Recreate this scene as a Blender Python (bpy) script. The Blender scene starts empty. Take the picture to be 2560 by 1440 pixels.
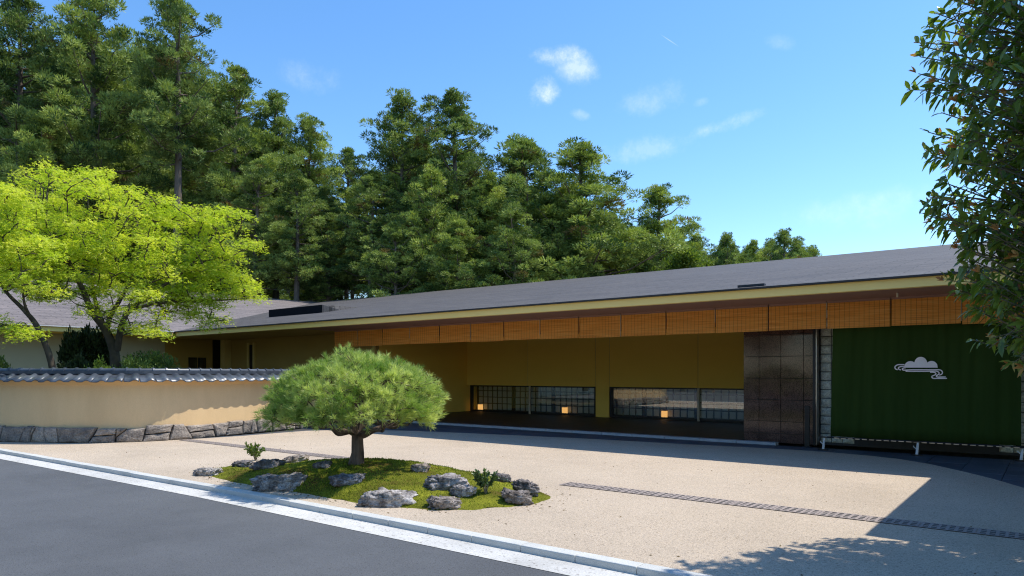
import bpy, bmesh, math, random
import numpy as np
from mathutils import Vector, Matrix, noise

# ------------------------------------------------------------------ camera, sky, sun
sc = bpy.context.scene
COL = sc.collection
F_PX, CX, HY, EYE = 1740.0, 1280.0, 935.0, 1.6
YAW = math.radians(37.8)
cY, sY = math.cos(YAW), math.sin(YAW)

cam = bpy.data.objects.new('camera', bpy.data.cameras.new('camera'))
COL.objects.link(cam)
cam.location = (0, 0, EYE)
cam.rotation_euler = (math.radians(90), 0, YAW)
cam.data.sensor_width = 36.0
cam.data.lens = 36.0 * F_PX / 2560.0
cam.data.shift_y = (HY - 720.0) / 2560.0
cam.data.clip_end = 6000
sc.camera = cam

SUN = Vector((1.12, 1.42, 3.32)).normalized()
sun = bpy.data.objects.new('sun', bpy.data.lights.new('sun', 'SUN'))
COL.objects.link(sun)
sun.data.energy = 2.0
sun.data.angle = math.radians(0.53)
sun.data.color = (1.0, 0.94, 0.84)
sun.rotation_euler = SUN.to_track_quat('Z', 'Y').to_euler()
sun.location = (10, 20, 40)

sc.view_settings.view_transform = 'Standard'
sc.view_settings.look = 'None'
sc.view_settings.exposure = 1.46
sc.view_settings.gamma = 1.0
sc.view_settings.use_curve_mapping = False
sc.render.engine = 'CYCLES'
sc.cycles.use_denoising = True
sc.cycles.denoising_prefilter = 'NONE'
sc.cycles.filter_width = 1.15
sc.cycles.max_bounces = 12
sc.cycles.diffuse_bounces = 8
sc.cycles.transparent_max_bounces = 8
sc.cycles.caustics_reflective = False
sc.cycles.caustics_refractive = False
sc.cycles.sample_clamp_indirect = 10.0

world = bpy.data.worlds.new('World')
sc.world = world
world.use_nodes = True
SKY_STRENGTH = 0.15


def build_world():
    nt = world.node_tree
    N, L = nt.nodes, nt.links
    N.clear()
    out = N.new('ShaderNodeOutputWorld')
    bg = N.new('ShaderNodeBackground')
    bg.inputs['Strength'].default_value = SKY_STRENGTH
    L.new(bg.outputs[0], out.inputs[0])
    sky = N.new('ShaderNodeTexSky')
    sky.sky_type = 'NISHITA'
    sky.sun_disc = False
    sky.sun_elevation = math.asin(SUN.z)
    sky.sun_rotation = math.atan2(SUN.x, SUN.y)
    sky.altitude = 0
    sky.air_density = 1.0
    sky.dust_density = 0.25
    sky.ozone_density = 3.0
    hsv = N.new('ShaderNodeHueSaturation')
    hsv.inputs['Saturation'].default_value = 1.21
    hsv.inputs['Value'].default_value = 0.61
    L.new(sky.outputs[0], hsv.inputs['Color'])
    tc = N.new('ShaderNodeTexCoord')
    R = Vector((cY, sY, 0)); Fw = Vector((-sY, cY, 0)); U = Vector((0, 0, 1))

    def math_n(op, a, b=None, c=None, clamp=False):
        m = N.new('ShaderNodeMath'); m.operation = op; m.use_clamp = clamp
        for i, v in enumerate((a, b, c)):
            if v is None: continue
            if isinstance(v, (int, float)): m.inputs[i].default_value = v
            else: L.new(v, m.inputs[i])
        return m.outputs[0]

    def dot(vec):
        d = N.new('ShaderNodeVectorMath'); d.operation = 'DOT_PRODUCT'
        L.new(tc.outputs['Generated'], d.inputs[0]); d.inputs[1].default_value = vec
        return d.outputs['Value']
    nz = N.new('ShaderNodeTexNoise'); nz.inputs['Scale'].default_value = 16; nz.inputs['Detail'].default_value = 6
    nz.inputs['Roughness'].default_value = 0.72
    L.new(tc.outputs['Generated'], nz.inputs['Vector'])
    nv = math_n('SUBTRACT', nz.outputs[0], 0.5)
    # wisps of cloud, each at its own bearing in the sky (x, y, half-width, half-height, tilt, noise, opacity)
    clouds = [(1395, 138, 78, 26, 0.06, 3.2, 0.62), (1440, 165, 62, 40, 0.5, 3.2, 0.42), (1356, 228, 34, 34, 0.0, 4.2, 0.46),
              (1450, 288, 26, 12, 0.2, 4, 0.16), (1640, 248, 90, 34, -0.1, 4.2, 0.14), (1752, 255, 20, 12, 0.0, 3, 0.25),
              (1810, 312, 95, 18, -0.22, 4, 0.28), (1610, 372, 120, 30, -0.12, 4.4, 0.15), (1950, 105, 34, 18, 0.3, 3, 0.18),
              (770, 190, 70, 34, 0.1, 3.4, 0.16), (2180, 520, 200, 40, -0.05, 3.4, 0.16), (1674, 101, 27, 1.3, 0.62, 0.4, 0.40)]
    total = None
    for (x, y, a, b, tilt, k, op) in clouds:
        c = (R * ((x - CX) / F_PX) + Fw + U * ((HY - y) / F_PX)).normalized()
        r0 = c.cross(U).normalized(); u0 = r0.cross(c).normalized()
        ru = r0 * math.cos(tilt) - u0 * math.sin(tilt)
        uu = r0 * math.sin(tilt) + u0 * math.cos(tilt)
        s = F_PX * 0.9
        den = math_n('MAXIMUM', dot(c), 0.05)
        u = math_n('DIVIDE', dot(ru * (s / a)), den); v = math_n('DIVIDE', dot(uu * (s / b)), den)
        rr = math_n('ADD', math_n('MULTIPLY', u, u), math_n('MULTIPLY', v, v))
        m = math_n('SUBTRACT', 1.0, rr)
        m = math_n('MULTIPLY_ADD', nv, k, m)
        m = math_n('MULTIPLY', m, 0.75, clamp=True)
        front = math_n('GREATER_THAN', dot(c), 0.1)
        m = math_n('MULTIPLY', math_n('MULTIPLY', math_n('MULTIPLY', m, m), op), front)
        total = m if total is None else math_n('MAXIMUM', total, m)
    mix = N.new('ShaderNodeMix'); mix.data_type = 'RGBA'
    L.new(total, mix.inputs['Factor'])
    L.new(hsv.outputs[0], mix.inputs['A'])
    mix.inputs['B'].default_value = (3.2, 3.35, 3.5, 1)
    L.new(mix.outputs['Result'], bg.inputs['Color'])


build_world()

# ------------------------------------------------------------------ helpers
def at(px, py, z=0.0):
    """a spot of the place seen at photo pixel (px,py), lying at height z"""
    d = F_PX * (EYE - z) / (py - HY)
    l = (px - CX) / F_PX * d
    return Vector((l * cY - d * sY, l * sY + d * cY, z))

def atd(px, py, d):
    """a spot seen at photo pixel (px,py) at distance d along the view"""
    l = (px - CX) / F_PX * d
    return Vector((l * cY - d * sY, l * sY + d * cY, EYE + (HY - py) / F_PX * d))

def on_y(px, Y):
    r = (px - CX) / F_PX; d = Y / (r * sY + cY)
    return r * d * cY - d * sY

def tag(o, label=None, cat=None, group=None, kind=None):
    if label: o['label'] = label
    if cat: o['category'] = cat
    if group: o['group'] = group
    if kind: o['kind'] = kind
    return o

def empty(name, loc=(0, 0, 0), label=None, cat=None, group=None, kind=None):
    o = bpy.data.objects.new(name, None)
    o.empty_display_size = 0.2
    COL.objects.link(o); o.location = loc
    return tag(o, label, cat, group, kind)

def world_loc(o):
    v = Vector((0, 0, 0))
    while o is not None:
        v += o.location; o = o.parent
    return v

def link(name, me, parent=None, loc=None, rot=None):
    o = bpy.data.objects.new(name, me)
    COL.objects.link(o)
    if parent: o.parent = parent
    if loc is not None: o.location = loc
    if rot is not None: o.rotation_euler = rot
    return o

class MB:
    def __init__(s): s.v = []; s.f = []; s.m = []
    def add(s, vs, fs, mi=0):
        b = len(s.v); s.v += [tuple(v) for v in vs]
        for f in fs: s.f.append([i + b for i in f]); s.m.append(mi)
        return s
    def box(s, x0, x1, y0, y1, z0, z1, mi=0):
        return s.add([(x0,y0,z0),(x1,y0,z0),(x1,y1,z0),(x0,y1,z0),(x0,y0,z1),(x1,y0,z1),(x1,y1,z1),(x0,y1,z1)],
              [(0,3,2,1),(4,5,6,7),(0,1,5,4),(1,2,6,5),(2,3,7,6),(3,0,4,7)], mi)
    def poly(s, pts, mi=0): return s.add(pts, [tuple(range(len(pts)))], mi)
    def prism(s, pts, z0, z1, mi=0):
        n = len(pts)
        vs = [(p[0], p[1], z0) for p in pts] + [(p[0], p[1], z1) for p in pts]
        fs = [tuple(range(n - 1, -1, -1)), tuple(range(n, 2 * n))] + [(i, (i+1) % n, n + (i+1) % n, n + i) for i in range(n)]
        return s.add(vs, fs, mi)
    def tube(s, pts, rad, n=8, mi=0, cap=True):
        V, Fq = tube_np(pts, rad, n)
        b = s.add(V.tolist(), Fq.tolist(), mi)
        if cap:
            k = len(V) - n
            s.add(V[:n].tolist(), [tuple(range(n - 1, -1, -1))], mi)
            s.add(V[k:].tolist(), [tuple(range(n))], mi)
        return s
    def mesh(s, name, mats, smooth=False, off=(0, 0, 0)):
        me = bpy.data.meshes.new(name)
        me.from_pydata([(v[0]-off[0], v[1]-off[1], v[2]-off[2]) for v in s.v], [], s.f)
        if not isinstance(mats, (list, tuple)): mats = [mats]
        for m in mats: me.materials.append(m)
        me.polygons.foreach_set('material_index', s.m)
        if smooth: me.polygons.foreach_set('use_smooth', [True] * len(me.polygons))
        me.update()
        return me
    def build(s, name, mats, parent=None, smooth=False, bevel=0.0, origin=None):
        off = world_loc(parent) if parent else Vector((0, 0, 0))
        loc = Vector((0, 0, 0))
        if origin is not None:
            loc = Vector(origin) - off; off = Vector(origin)
        me = s.mesh(name, mats, smooth, off)
        if bevel > 0: bevel_mesh(me, bevel)
        return link(name, me, parent, loc)

def bevel_mesh(me, w, seg=1):
    bm = bmesh.new(); bm.from_mesh(me)
    bmesh.ops.remove_doubles(bm, verts=bm.verts, dist=1e-5)
    bmesh.ops.bevel(bm, geom=bm.edges[:], offset=w, segments=seg, affect='EDGES', profile=0.5, clamp_overlap=True)
    bm.to_mesh(me); bm.free()

def tube_np(pts, rad, n=8):
    P = np.array([tuple(p) for p in pts], float); k = len(P)
    rad = np.broadcast_to(np.array(rad, float), (k,))
    T = np.gradient(P, axis=0); T /= np.linalg.norm(T, axis=1, keepdims=True) + 1e-9
    ref = np.array([0.0, 0.0, 1.0]) if abs(T[:, 2]).mean() < 0.8 else np.array([1.0, 0.0, 0.0])
    A = np.cross(T, ref); A /= np.linalg.norm(A, axis=1, keepdims=True) + 1e-9
    B = np.cross(T, A)
    th = np.linspace(0, 2 * np.pi, n, endpoint=False)
    V = P[:, None, :] + rad[:, None, None] * (A[:, None, :] * np.cos(th)[None, :, None] + B[:, None, :] * np.sin(th)[None, :, None])
    V = V.reshape(-1, 3)
    i = np.arange(k - 1)[:, None] * n; j = np.arange(n)[None, :]; j2 = (j + 1) % n
    Fq = np.stack([i + j, i + n + j, i + n + j2, i + j2], -1).reshape(-1, 4)
    return V, Fq

class NP:
    """collects big quad sets"""
    def __init__(s): s.V = []; s.F = []; s.T = []; s.n = 0
    def add(s, V, Fq, tint=0.5):
        s.V.append(V); s.F.append(Fq + s.n); s.n += len(V)
        s.T.append(np.broadcast_to(np.asarray(tint, float), (len(V),)).copy())
    def tube(s, pts, rad, n=6, tint=0.5):
        V, Fq = tube_np(pts, rad, n); s.add(V, Fq, tint)
    def mesh(s, name, mat, smooth=False):
        V = np.concatenate(s.V); Fq = np.concatenate(s.F); T = np.concatenate(s.T)
        me = bpy.data.meshes.new(name)
        me.vertices.add(len(V)); me.vertices.foreach_set('co', V.astype(np.float32).ravel())
        me.loops.add(Fq.size); me.loops.foreach_set('vertex_index', Fq.astype(np.int32).ravel())
        me.polygons.add(len(Fq)); me.polygons.foreach_set('loop_start', np.arange(0, Fq.size, Fq.shape[1], dtype=np.int32))
        if smooth: me.polygons.foreach_set('use_smooth', np.ones(len(Fq), bool))
        a = me.attributes.new('tint', 'FLOAT', 'POINT'); a.data.foreach_set('value', T.astype(np.float32))
        me.materials.append(mat); me.update(calc_edges=True)
        return me

def unit(a): return a / (np.linalg.norm(a, axis=-1, keepdims=True) + 1e-9)

def kites(C, D, ln, wd, rng, mid=0.45):
    """N leaf blades: base at C, pointing along D"""
    n = len(C); D = unit(D)
    S = unit(np.cross(D, rng.normal(size=(n, 3))))
    ln = np.broadcast_to(ln, (n,))[:, None]; wd = np.broadcast_to(wd, (n,))[:, None]
    V = np.stack([C, C + D * ln * mid + S * wd, C + D * ln, C + D * ln * mid - S * wd], 1).reshape(-1, 3)
    return V, np.arange(4 * n).reshape(n, 4)

def catmull(P, per):
    P = [Vector(p) for p in P]; P = [P[0] * 2 - P[1]] + P + [P[-1] * 2 - P[-2]]
    out = []
    for i in range(1, len(P) - 2):
        a, b, c, d = P[i-1:i+3]
        for k in range(per):
            t = k / per
            out.append(0.5 * ((2*b) + (c - a) * t + (2*a - 5*b + 4*c - d) * t*t + (3*b - a - 3*c + d) * t**3))
    out.append(P[-2]); return out

# ------------------------------------------------------------------ materials
def nodes(name):
    m = bpy.data.materials.new(name); m.use_nodes = True
    nt = m.node_tree; nt.nodes.clear()
    out = nt.nodes.new('ShaderNodeOutputMaterial')
    return m, nt, out

def ramp(nt, fac, stops):
    r = nt.nodes.new('ShaderNodeValToRGB')
    el = r.color_ramp.elements
    while len(el) < len(stops): el.new(0.5)
    for e, (p, c) in zip(el, stops):
        e.position = p; e.color = (*c, 1) if len(c) == 3 else c
    nt.links.new(fac, r.inputs[0]); return r.outputs[0]

def texnoise(nt, vec, scale, detail=4, rough=0.55):
    n = nt.nodes.new('ShaderNodeTexNoise'); n.inputs['Scale'].default_value = scale
    n.inputs['Detail'].default_value = detail; n.inputs['Roughness'].default_value = rough
    if vec is not None: nt.links.new(vec, n.inputs['Vector'])
    return n.outputs[0]

def mixc(nt, fac, a, b, blend='MIX'):
    m = nt.nodes.new('ShaderNodeMix'); m.data_type = 'RGBA'; m.blend_type = blend
    for k, v in (('Factor', fac), ('A', a), ('B', b)):
        if isinstance(v, (int, float)): m.inputs[k].default_value = v
        elif isinstance(v, tuple): m.inputs[k].default_value = (*v, 1) if len(v) == 3 else v
        else: nt.links.new(v, m.inputs[k])
    return m.outputs['Result']

def surf(name, c1, c2=None, scale=2.0, rough=0.75, fine=None, fine_amt=0.25, bump=0.0, bump_scale=60.0, spec=0.4,
         stretch=(1, 1, 1), coat=0.0, objrand=0.0, metal=0.0, fine2=None, stain=0.0):
    """plain surface: two tones mottled by noise, optional fine speckle and fine relief"""
    m, nt, out = nodes(name)
    p = nt.nodes.new('ShaderNodeBsdfPrincipled')
    nt.links.new(p.outputs[0], out.inputs[0])
    g = nt.nodes.new('ShaderNodeNewGeometry')
    mp = nt.nodes.new('ShaderNodeMapping'); mp.inputs['Scale'].default_value = stretch
    nt.links.new(g.outputs['Position'], mp.inputs[0])
    vec = mp.outputs[0]
    c2 = c2 or tuple(x * 0.8 for x in c1)
    col = ramp(nt, texnoise(nt, vec, scale, 6), [(0.32, c2), (0.68, c1)])
    if fine:
        f = ramp(nt, texnoise(nt, vec, fine, 2, 0.7), [(0.30, (1 - fine_amt,) * 3), (0.5, (1, 1, 1)), (0.72, (1 + fine_amt * 0.6,) * 3)])
        col = mixc(nt, 1.0, col, f, 'MULTIPLY')
    if fine2:
        f = ramp(nt, texnoise(nt, vec, fine2, 1, 0.5), [(0.28, (0.62, 0.60, 0.58)), (0.40, (1, 1, 1)), (0.66, (1, 1, 1)), (0.78, (1.18, 1.16, 1.14))])
        col = mixc(nt, 1.0, col, f, 'MULTIPLY')
    if stain:
        f = ramp(nt, texnoise(nt, vec, 0.33, 7, 0.72), [(0.36, (1 - stain,) * 3), (0.52, (1, 1, 1)), (0.70, (1 + stain * 0.5,) * 3)])
        col = mixc(nt, 1.0, col, f, 'MULTIPLY')
    if objrand:
        oi = nt.nodes.new('ShaderNodeObjectInfo')
        f = ramp(nt, oi.outputs['Random'], [(0, (1 - objrand,) * 3), (1, (1 + objrand,) * 3)])
        col = mixc(nt, 1.0, col, f, 'MULTIPLY')
    nt.links.new(col, p.inputs['Base Color'])
    p.inputs['Roughness'].default_value = rough
    p.inputs['Specular IOR Level'].default_value = spec
    p.inputs['Metallic'].default_value = metal
    if coat: p.inputs['Coat Weight'].default_value = coat
    if bump:
        b = nt.nodes.new('ShaderNodeBump'); b.inputs['Strength'].default_value = bump; b.inputs['Distance'].default_value = 0.02
        nt.links.new(texnoise(nt, vec, bump_scale, 4, 0.65), b.inputs['Height'])
        nt.links.new(b.outputs[0], p.inputs['Normal'])
    return m

def leafmat(name, c1, c2, transl=0.35, rough=0.5, spec=0.3, tr_tint=(1.15, 1.2, 0.6), objrand=0.0, c3=None):
    m, nt, out = nodes(name)
    a = nt.nodes.new('ShaderNodeAttribute'); a.attribute_name = 'tint'
    stops = [(0.0, c1), (1.0, c2)] if c3 is None else [(0.0, c1), (0.85, c2), (0.93, c3), (1.0, c3)]
    col = ramp(nt, a.outputs['Fac'], stops)
    if objrand:
        oi = nt.nodes.new('ShaderNodeObjectInfo')
        f = ramp(nt, oi.outputs['Random'], [(0, (1 - objrand, 1 - objrand * 0.8, 1 - objrand * 0.4)), (1, (1 + objrand, 1 + objrand * 0.7, 1))])
        col = mixc(nt, 1.0, col, f, 'MULTIPLY')
    p = nt.nodes.new('ShaderNodeBsdfPrincipled')
    p.inputs['Roughness'].default_value = rough; p.inputs['Specular IOR Level'].default_value = spec
    nt.links.new(col, p.inputs['Base Color'])
    t = nt.nodes.new('ShaderNodeBsdfTranslucent')
    tcol = mixc(nt, 1.0, col, tr_tint, 'MULTIPLY')
    nt.links.new(tcol, t.inputs['Color'])
    mx = nt.nodes.new('ShaderNodeMixShader'); mx.inputs[0].default_value = transl
    nt.links.new(p.outputs[0], mx.inputs[1]); nt.links.new(t.outputs[0], mx.inputs[2])
    nt.links.new(mx.outputs[0], out.inputs[0])
    return m

M = {}
M['soil'] = surf('soil', (0.10, 0.075, 0.045), (0.05, 0.06, 0.025), 0.4, 0.95)
M['asphalt'] = surf('asphalt', (0.108, 0.114, 0.122), (0.094, 0.10, 0.108), 0.9, 0.85, fine=150, fine_amt=0.4, fine2=60, stain=0.16, bump=0.5, bump_scale=150)
M['gravel'] = surf('exposed_aggregate', (0.555, 0.455, 0.345), (0.51, 0.415, 0.31), 0.7, 0.9, fine=95, fine_amt=0.42, fine2=38, stain=0.11, bump=0.7, bump_scale=110)
M['gutter'] = surf('pale_concrete', (0.58, 0.57, 0.54), (0.47, 0.46, 0.43), 1.6, 0.8, fine=60, fine_amt=0.2, fine2=30, stain=0.16)
M['kerb'] = surf('kerb_granite', (0.56, 0.56, 0.53), (0.47, 0.475, 0.45), 3.0, 0.75, fine=120, fine_amt=0.25, objrand=0.04, bump=0.3)
M['slate'] = surf('slate', (0.085, 0.105, 0.135), (0.06, 0.08, 0.105), 2.0, 0.55, fine=40, fine_amt=0.2, objrand=0.15, bump=0.3, bump_scale=30)
M['joint'] = surf('joint_mortar', (0.06, 0.06, 0.06), None, 3, 0.9)
M['drain'] = surf('drain_cover', (0.33, 0.275, 0.245), (0.29, 0.24, 0.215), 3, 0.8, fine=120, fine_amt=0.2, objrand=0.06)
M['drain_shade'] = surf('drain_opening_shade', (0.17, 0.155, 0.14), None, 3, 0.9)  # shade inside the openings given as a darker colour
M['terrace'] = surf('dark_terrace', (0.055, 0.042, 0.034), (0.035, 0.028, 0.022), 1.2, 0.5, fine=40, fine_amt=0.25, objrand=0.2)
M['strip'] = surf('pale_granite', (0.42, 0.44, 0.46), (0.34, 0.36, 0.38), 4, 0.7, fine=120, fine_amt=0.2, objrand=0.05)
def roof_mat(name, c1, c2, rot):
    m, nt, out = nodes(name)
    p = nt.nodes.new('ShaderNodeBsdfPrincipled'); nt.links.new(p.outputs[0], out.inputs[0]); p.inputs['Roughness'].default_value = 0.72; p.inputs['Specular IOR Level'].default_value = 0.3
    g = nt.nodes.new('ShaderNodeNewGeometry')
    mp = nt.nodes.new('ShaderNodeMapping'); mp.inputs['Rotation'].default_value = (0, 0, rot); nt.links.new(g.outputs['Position'], mp.inputs[0])
    br = nt.nodes.new('ShaderNodeTexBrick'); nt.links.new(mp.outputs[0], br.inputs['Vector'])
    br.inputs['Scale'].default_value = 1.0; br.inputs['Brick Width'].default_value = 0.9; br.inputs['Row Height'].default_value = 0.28; br.inputs['Mortar Size'].default_value = 0.014
    br.inputs['Color1'].default_value = (*c1, 1); br.inputs['Color2'].default_value = (*c2, 1); br.inputs['Mortar'].default_value = tuple(x * 0.42 for x in c2) + (1,)
    mp2 = nt.nodes.new('ShaderNodeMapping'); mp2.inputs['Scale'].default_value = (0.35, 1.6, 1.6); nt.links.new(mp.outputs[0], mp2.inputs[0])
    f = ramp(nt, texnoise(nt, mp2.outputs[0], 1.1, 8, 0.7), [(0.3, (0.70, 0.70, 0.72)), (0.5, (1, 1, 1)), (0.72, (1.22, 1.20, 1.18))])
    col = mixc(nt, 1.0, br.outputs['Color'], f, 'MULTIPLY')
    f = ramp(nt, texnoise(nt, mp.outputs[0], 14, 3, 0.7), [(0.3, (0.75,) * 3), (0.7, (1.2,) * 3)])
    col = mixc(nt, 1.0, col, f, 'MULTIPLY'); nt.links.new(col, p.inputs['Base Color'])
    b = nt.nodes.new('ShaderNodeBump'); b.inputs['Strength'].default_value = 0.4; b.inputs['Distance'].default_value = 0.02; b.invert = True
    nt.links.new(br.outputs['Fac'], b.inputs['Height']); nt.links.new(b.outputs[0], p.inputs['Normal'])
    return m
M['roof'] = roof_mat('roof_shingles', (0.108, 0.098, 0.091), (0.083, 0.076, 0.072), 0.0)
M['roof_sunlit'] = roof_mat('roof_shingles_sunlit', (0.215, 0.185, 0.176), (0.175, 0.152, 0.146), math.pi / 2)  # same shingles made paler: sun on the wing slope is in the colour
M['vent'] = surf('vent_dark', (0.014, 0.014, 0.016), None, 3, 0.95, spec=0.05)
M['roof_edge'] = surf('roof_edge_metal', (0.03, 0.03, 0.033), None, 3, 0.5)
M['fascia'] = surf('fascia_cream', (0.93, 0.71, 0.25), (0.90, 0.685, 0.235), 0.7, 0.7)
M['soffit'] = surf('soffit_brown', (0.33, 0.19, 0.145), (0.30, 0.17, 0.13), 0.8, 0.7)
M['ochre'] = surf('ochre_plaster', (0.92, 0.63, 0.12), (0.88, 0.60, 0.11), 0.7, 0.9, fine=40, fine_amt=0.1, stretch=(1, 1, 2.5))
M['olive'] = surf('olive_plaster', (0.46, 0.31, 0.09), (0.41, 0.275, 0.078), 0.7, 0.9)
M['ochre_pale'] = surf('ochre_joint', (0.70, 0.54, 0.20), None, 0.7, 0.9)
M['wing_wall'] = surf('grey_plaster', (0.52, 0.50, 0.37), (0.47, 0.45, 0.33), 0.6, 0.9)
M['plaster'] = surf('garden_wall_plaster', (0.72, 0.515, 0.275), (0.675, 0.475, 0.25), 0.9, 0.92, fine=50, fine_amt=0.08, bump=0.1, stretch=(2.5, 2.5, 0.7), stain=0.07)
M['plaster_trim'] = surf('garden_wall_trim', (0.66, 0.44, 0.21), (0.60, 0.40, 0.19), 0.9, 0.9)
M['stone'] = surf('foundation_stone', (0.36, 0.305, 0.25), (0.17, 0.15, 0.135), 4.5, 0.9, fine=30, fine_amt=0.45, objrand=0.22, bump=0.9, bump_scale=28)
M['tile'] = surf('grey_roof_tile', (0.085, 0.098, 0.118), (0.045, 0.055, 0.07), 6, 0.36, objrand=0.3, spec=0.5)
M['frame_dark'] = surf('dark_wood', (0.018, 0.015, 0.012), None, 4, 0.5)
M['frame_pale'] = surf('pale_mullion', (0.60, 0.55, 0.42), None, 4, 0.6)
M['paper'] = leafmat('shoji_paper', (0.76, 0.76, 0.70), (0.76, 0.76, 0.70), 0.35, 0.9, 0.1, (1, 1, 1))
M['granite'] = surf('polished_brown_granite', (0.13, 0.075, 0.058), (0.085, 0.049, 0.038), 5, 0.09, fine=45, fine_amt=0.8, objrand=0.07, spec=0.30)
M['block'] = surf('grid_glass_pale', (0.78, 0.80, 0.68), (0.58, 0.61, 0.53), 9, 0.5, fine=35, fine_amt=0.35, objrand=0.1, bump=1.0, bump_scale=9)  # pale tone stands for the reflections of the gridded glass
M['steel'] = surf('brushed_steel', (0.45, 0.40, 0.36), None, 4, 0.3, metal=0.9)
M['white_metal'] = surf('white_paint', (0.72, 0.74, 0.76), None, 4, 0.4)
M['black_metal'] = surf('black_metal', (0.015, 0.015, 0.016), None, 4, 0.45)
M['curtain'] = surf('green_cloth', (0.034, 0.064, 0.014), (0.027, 0.052, 0.011), 1.2, 0.95, spec=0.1, stretch=(3, 3, 0.3))
M['emblem'] = surf('emblem_white', (0.92, 0.86, 0.86), (0.84, 0.78, 0.79), 6, 0.6)
M['bark_cedar'] = surf('cedar_bark', (0.20, 0.16, 0.13), (0.10, 0.08, 0.065), 6, 0.95, stretch=(3, 3, 0.4), objrand=0.25)
M['bark_maple'] = surf('maple_bark', (0.10, 0.075, 0.05), (0.055, 0.042, 0.03), 6, 0.9)
M['bark_pine'] = surf('pine_bark', (0.20, 0.135, 0.10), (0.045, 0.032, 0.028), 16, 0.95, stretch=(1, 1, 0.22), bump=1.0, bump_scale=40)
M['twig'] = surf('twig', (0.22, 0.19, 0.13), (0.13, 0.11, 0.07), 8, 0.8)
M['cedar'] = leafmat('cedar_foliage', (0.040, 0.092, 0.026), (0.40, 0.49, 0.125), 0.22, 0.6, 0.2, objrand=0.22, c3=(0.19, 0.14, 0.05))
M['bush'] = leafmat('bush_foliage', (0.10, 0.17, 0.03), (0.27, 0.34, 0.06), 0.35, 0.55, 0.25, objrand=0.25)
M['maple'] = leafmat('maple_leaves', (0.40, 0.53, 0.04), (0.80, 0.79, 0.11), 0.48, 0.6, 0.2, (1.0, 1.08, 0.5))
M['needle'] = leafmat('pine_needles', (0.22, 0.34, 0.065), (0.70, 0.74, 0.27), 0.42, 0.5, 0.35, (1, 1.1, 0.6))
M['oak'] = leafmat('glossy_leaves', (0.10, 0.165, 0.034), (0.27, 0.345, 0.075), 0.42, 0.30, 0.5, (1.2, 1.3, 0.4))
M['young'] = leafmat('young_leaves', (0.42, 0.17, 0.06), (0.68, 0.46, 0.16), 0.45, 0.45, 0.3, (1.1, 0.9, 0.5))
M['shrub_dark'] = leafmat('dark_conifer_foliage', (0.020, 0.035, 0.012), (0.05, 0.07, 0.022), 0.15, 0.6, 0.2)
M['shrub_yew'] = leafmat('yew_foliage', (0.07, 0.12, 0.03), (0.18, 0.25, 0.06), 0.25, 0.6, 0.2)
M['shrub_gloss'] = leafmat('glossy_shrub_leaves', (0.05, 0.10, 0.03), (0.16, 0.22, 0.07), 0.2, 0.25, 0.6)
M['moss_fuzz'] = leafmat('moss_blades', (0.12, 0.155, 0.015), (0.30, 0.35, 0.04), 0.3, 0.8, 0.1, (1, 1.1, 0.5), c3=(0.17, 0.105, 0.035))

def rock_mat():
    m, nt, out = nodes('weathered_limestone')
    p = nt.nodes.new('ShaderNodeBsdfPrincipled'); nt.links.new(p.outputs[0], out.inputs[0])
    tc = nt.nodes.new('ShaderNodeTexCoord'); oi = nt.nodes.new('ShaderNodeObjectInfo')
    big = texnoise(nt, tc.outputs['Object'], 5, 8, 0.7)
    col = ramp(nt, big, [(0.34, (0.055, 0.05, 0.048)), (0.46, (0.26, 0.24, 0.225)), (0.62, (0.58, 0.55, 0.52))])
    f = ramp(nt, texnoise(nt, tc.outputs['Object'], 34, 4, 0.7), [(0.35, (0.45, 0.43, 0.42)), (0.6, (1, 1, 1))])
    col = mixc(nt, 1.0, col, f, 'MULTIPLY')
    c = mixc(nt, 1.0, col, oi.outputs['Color'], 'MULTIPLY')
    nt.links.new(c, p.inputs['Base Color'])
    p.inputs['Roughness'].default_value = 0.92; p.inputs['Specular IOR Level'].default_value = 0.25
    b = nt.nodes.new('ShaderNodeBump'); b.inputs['Strength'].default_value = 0.9; b.inputs['Distance'].default_value = 0.03
    nt.links.new(texnoise(nt, tc.outputs['Object'], 22, 6, 0.7), b.inputs['Height']); nt.links.new(b.outputs[0], p.inputs['Normal'])
    return m
M['rock'] = rock_mat()

def moss_mat():
    m, nt, out = nodes('moss')
    p = nt.nodes.new('ShaderNodeBsdfPrincipled'); nt.links.new(p.outputs[0], out.inputs[0])
    g = nt.nodes.new('ShaderNodeNewGeometry')
    col = ramp(nt, texnoise(nt, g.outputs['Position'], 1.6, 6), [(0.30, (0.13, 0.09, 0.022)), (0.45, (0.15, 0.16, 0.018)), (0.66, (0.30, 0.31, 0.028))])
    f = ramp(nt, texnoise(nt, g.outputs['Position'], 60, 3, 0.7), [(0.35, (0.55,) * 3), (0.6, (1.1,) * 3)])
    col = mixc(nt, 1.0, col, f, 'MULTIPLY'); nt.links.new(col, p.inputs['Base Color'])
    p.inputs['Roughness'].default_value = 1.0; p.inputs['Specular IOR Level'].default_value = 0.1
    b = nt.nodes.new('ShaderNodeBump'); b.inputs['Strength'].default_value = 1.0; b.inputs['Distance'].default_value = 0.03
    nt.links.new(texnoise(nt, g.outputs['Position'], 45, 5, 0.7), b.inputs['Height']); nt.links.new(b.outputs[0], p.inputs['Normal'])
    return m
M['moss'] = moss_mat()

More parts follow.
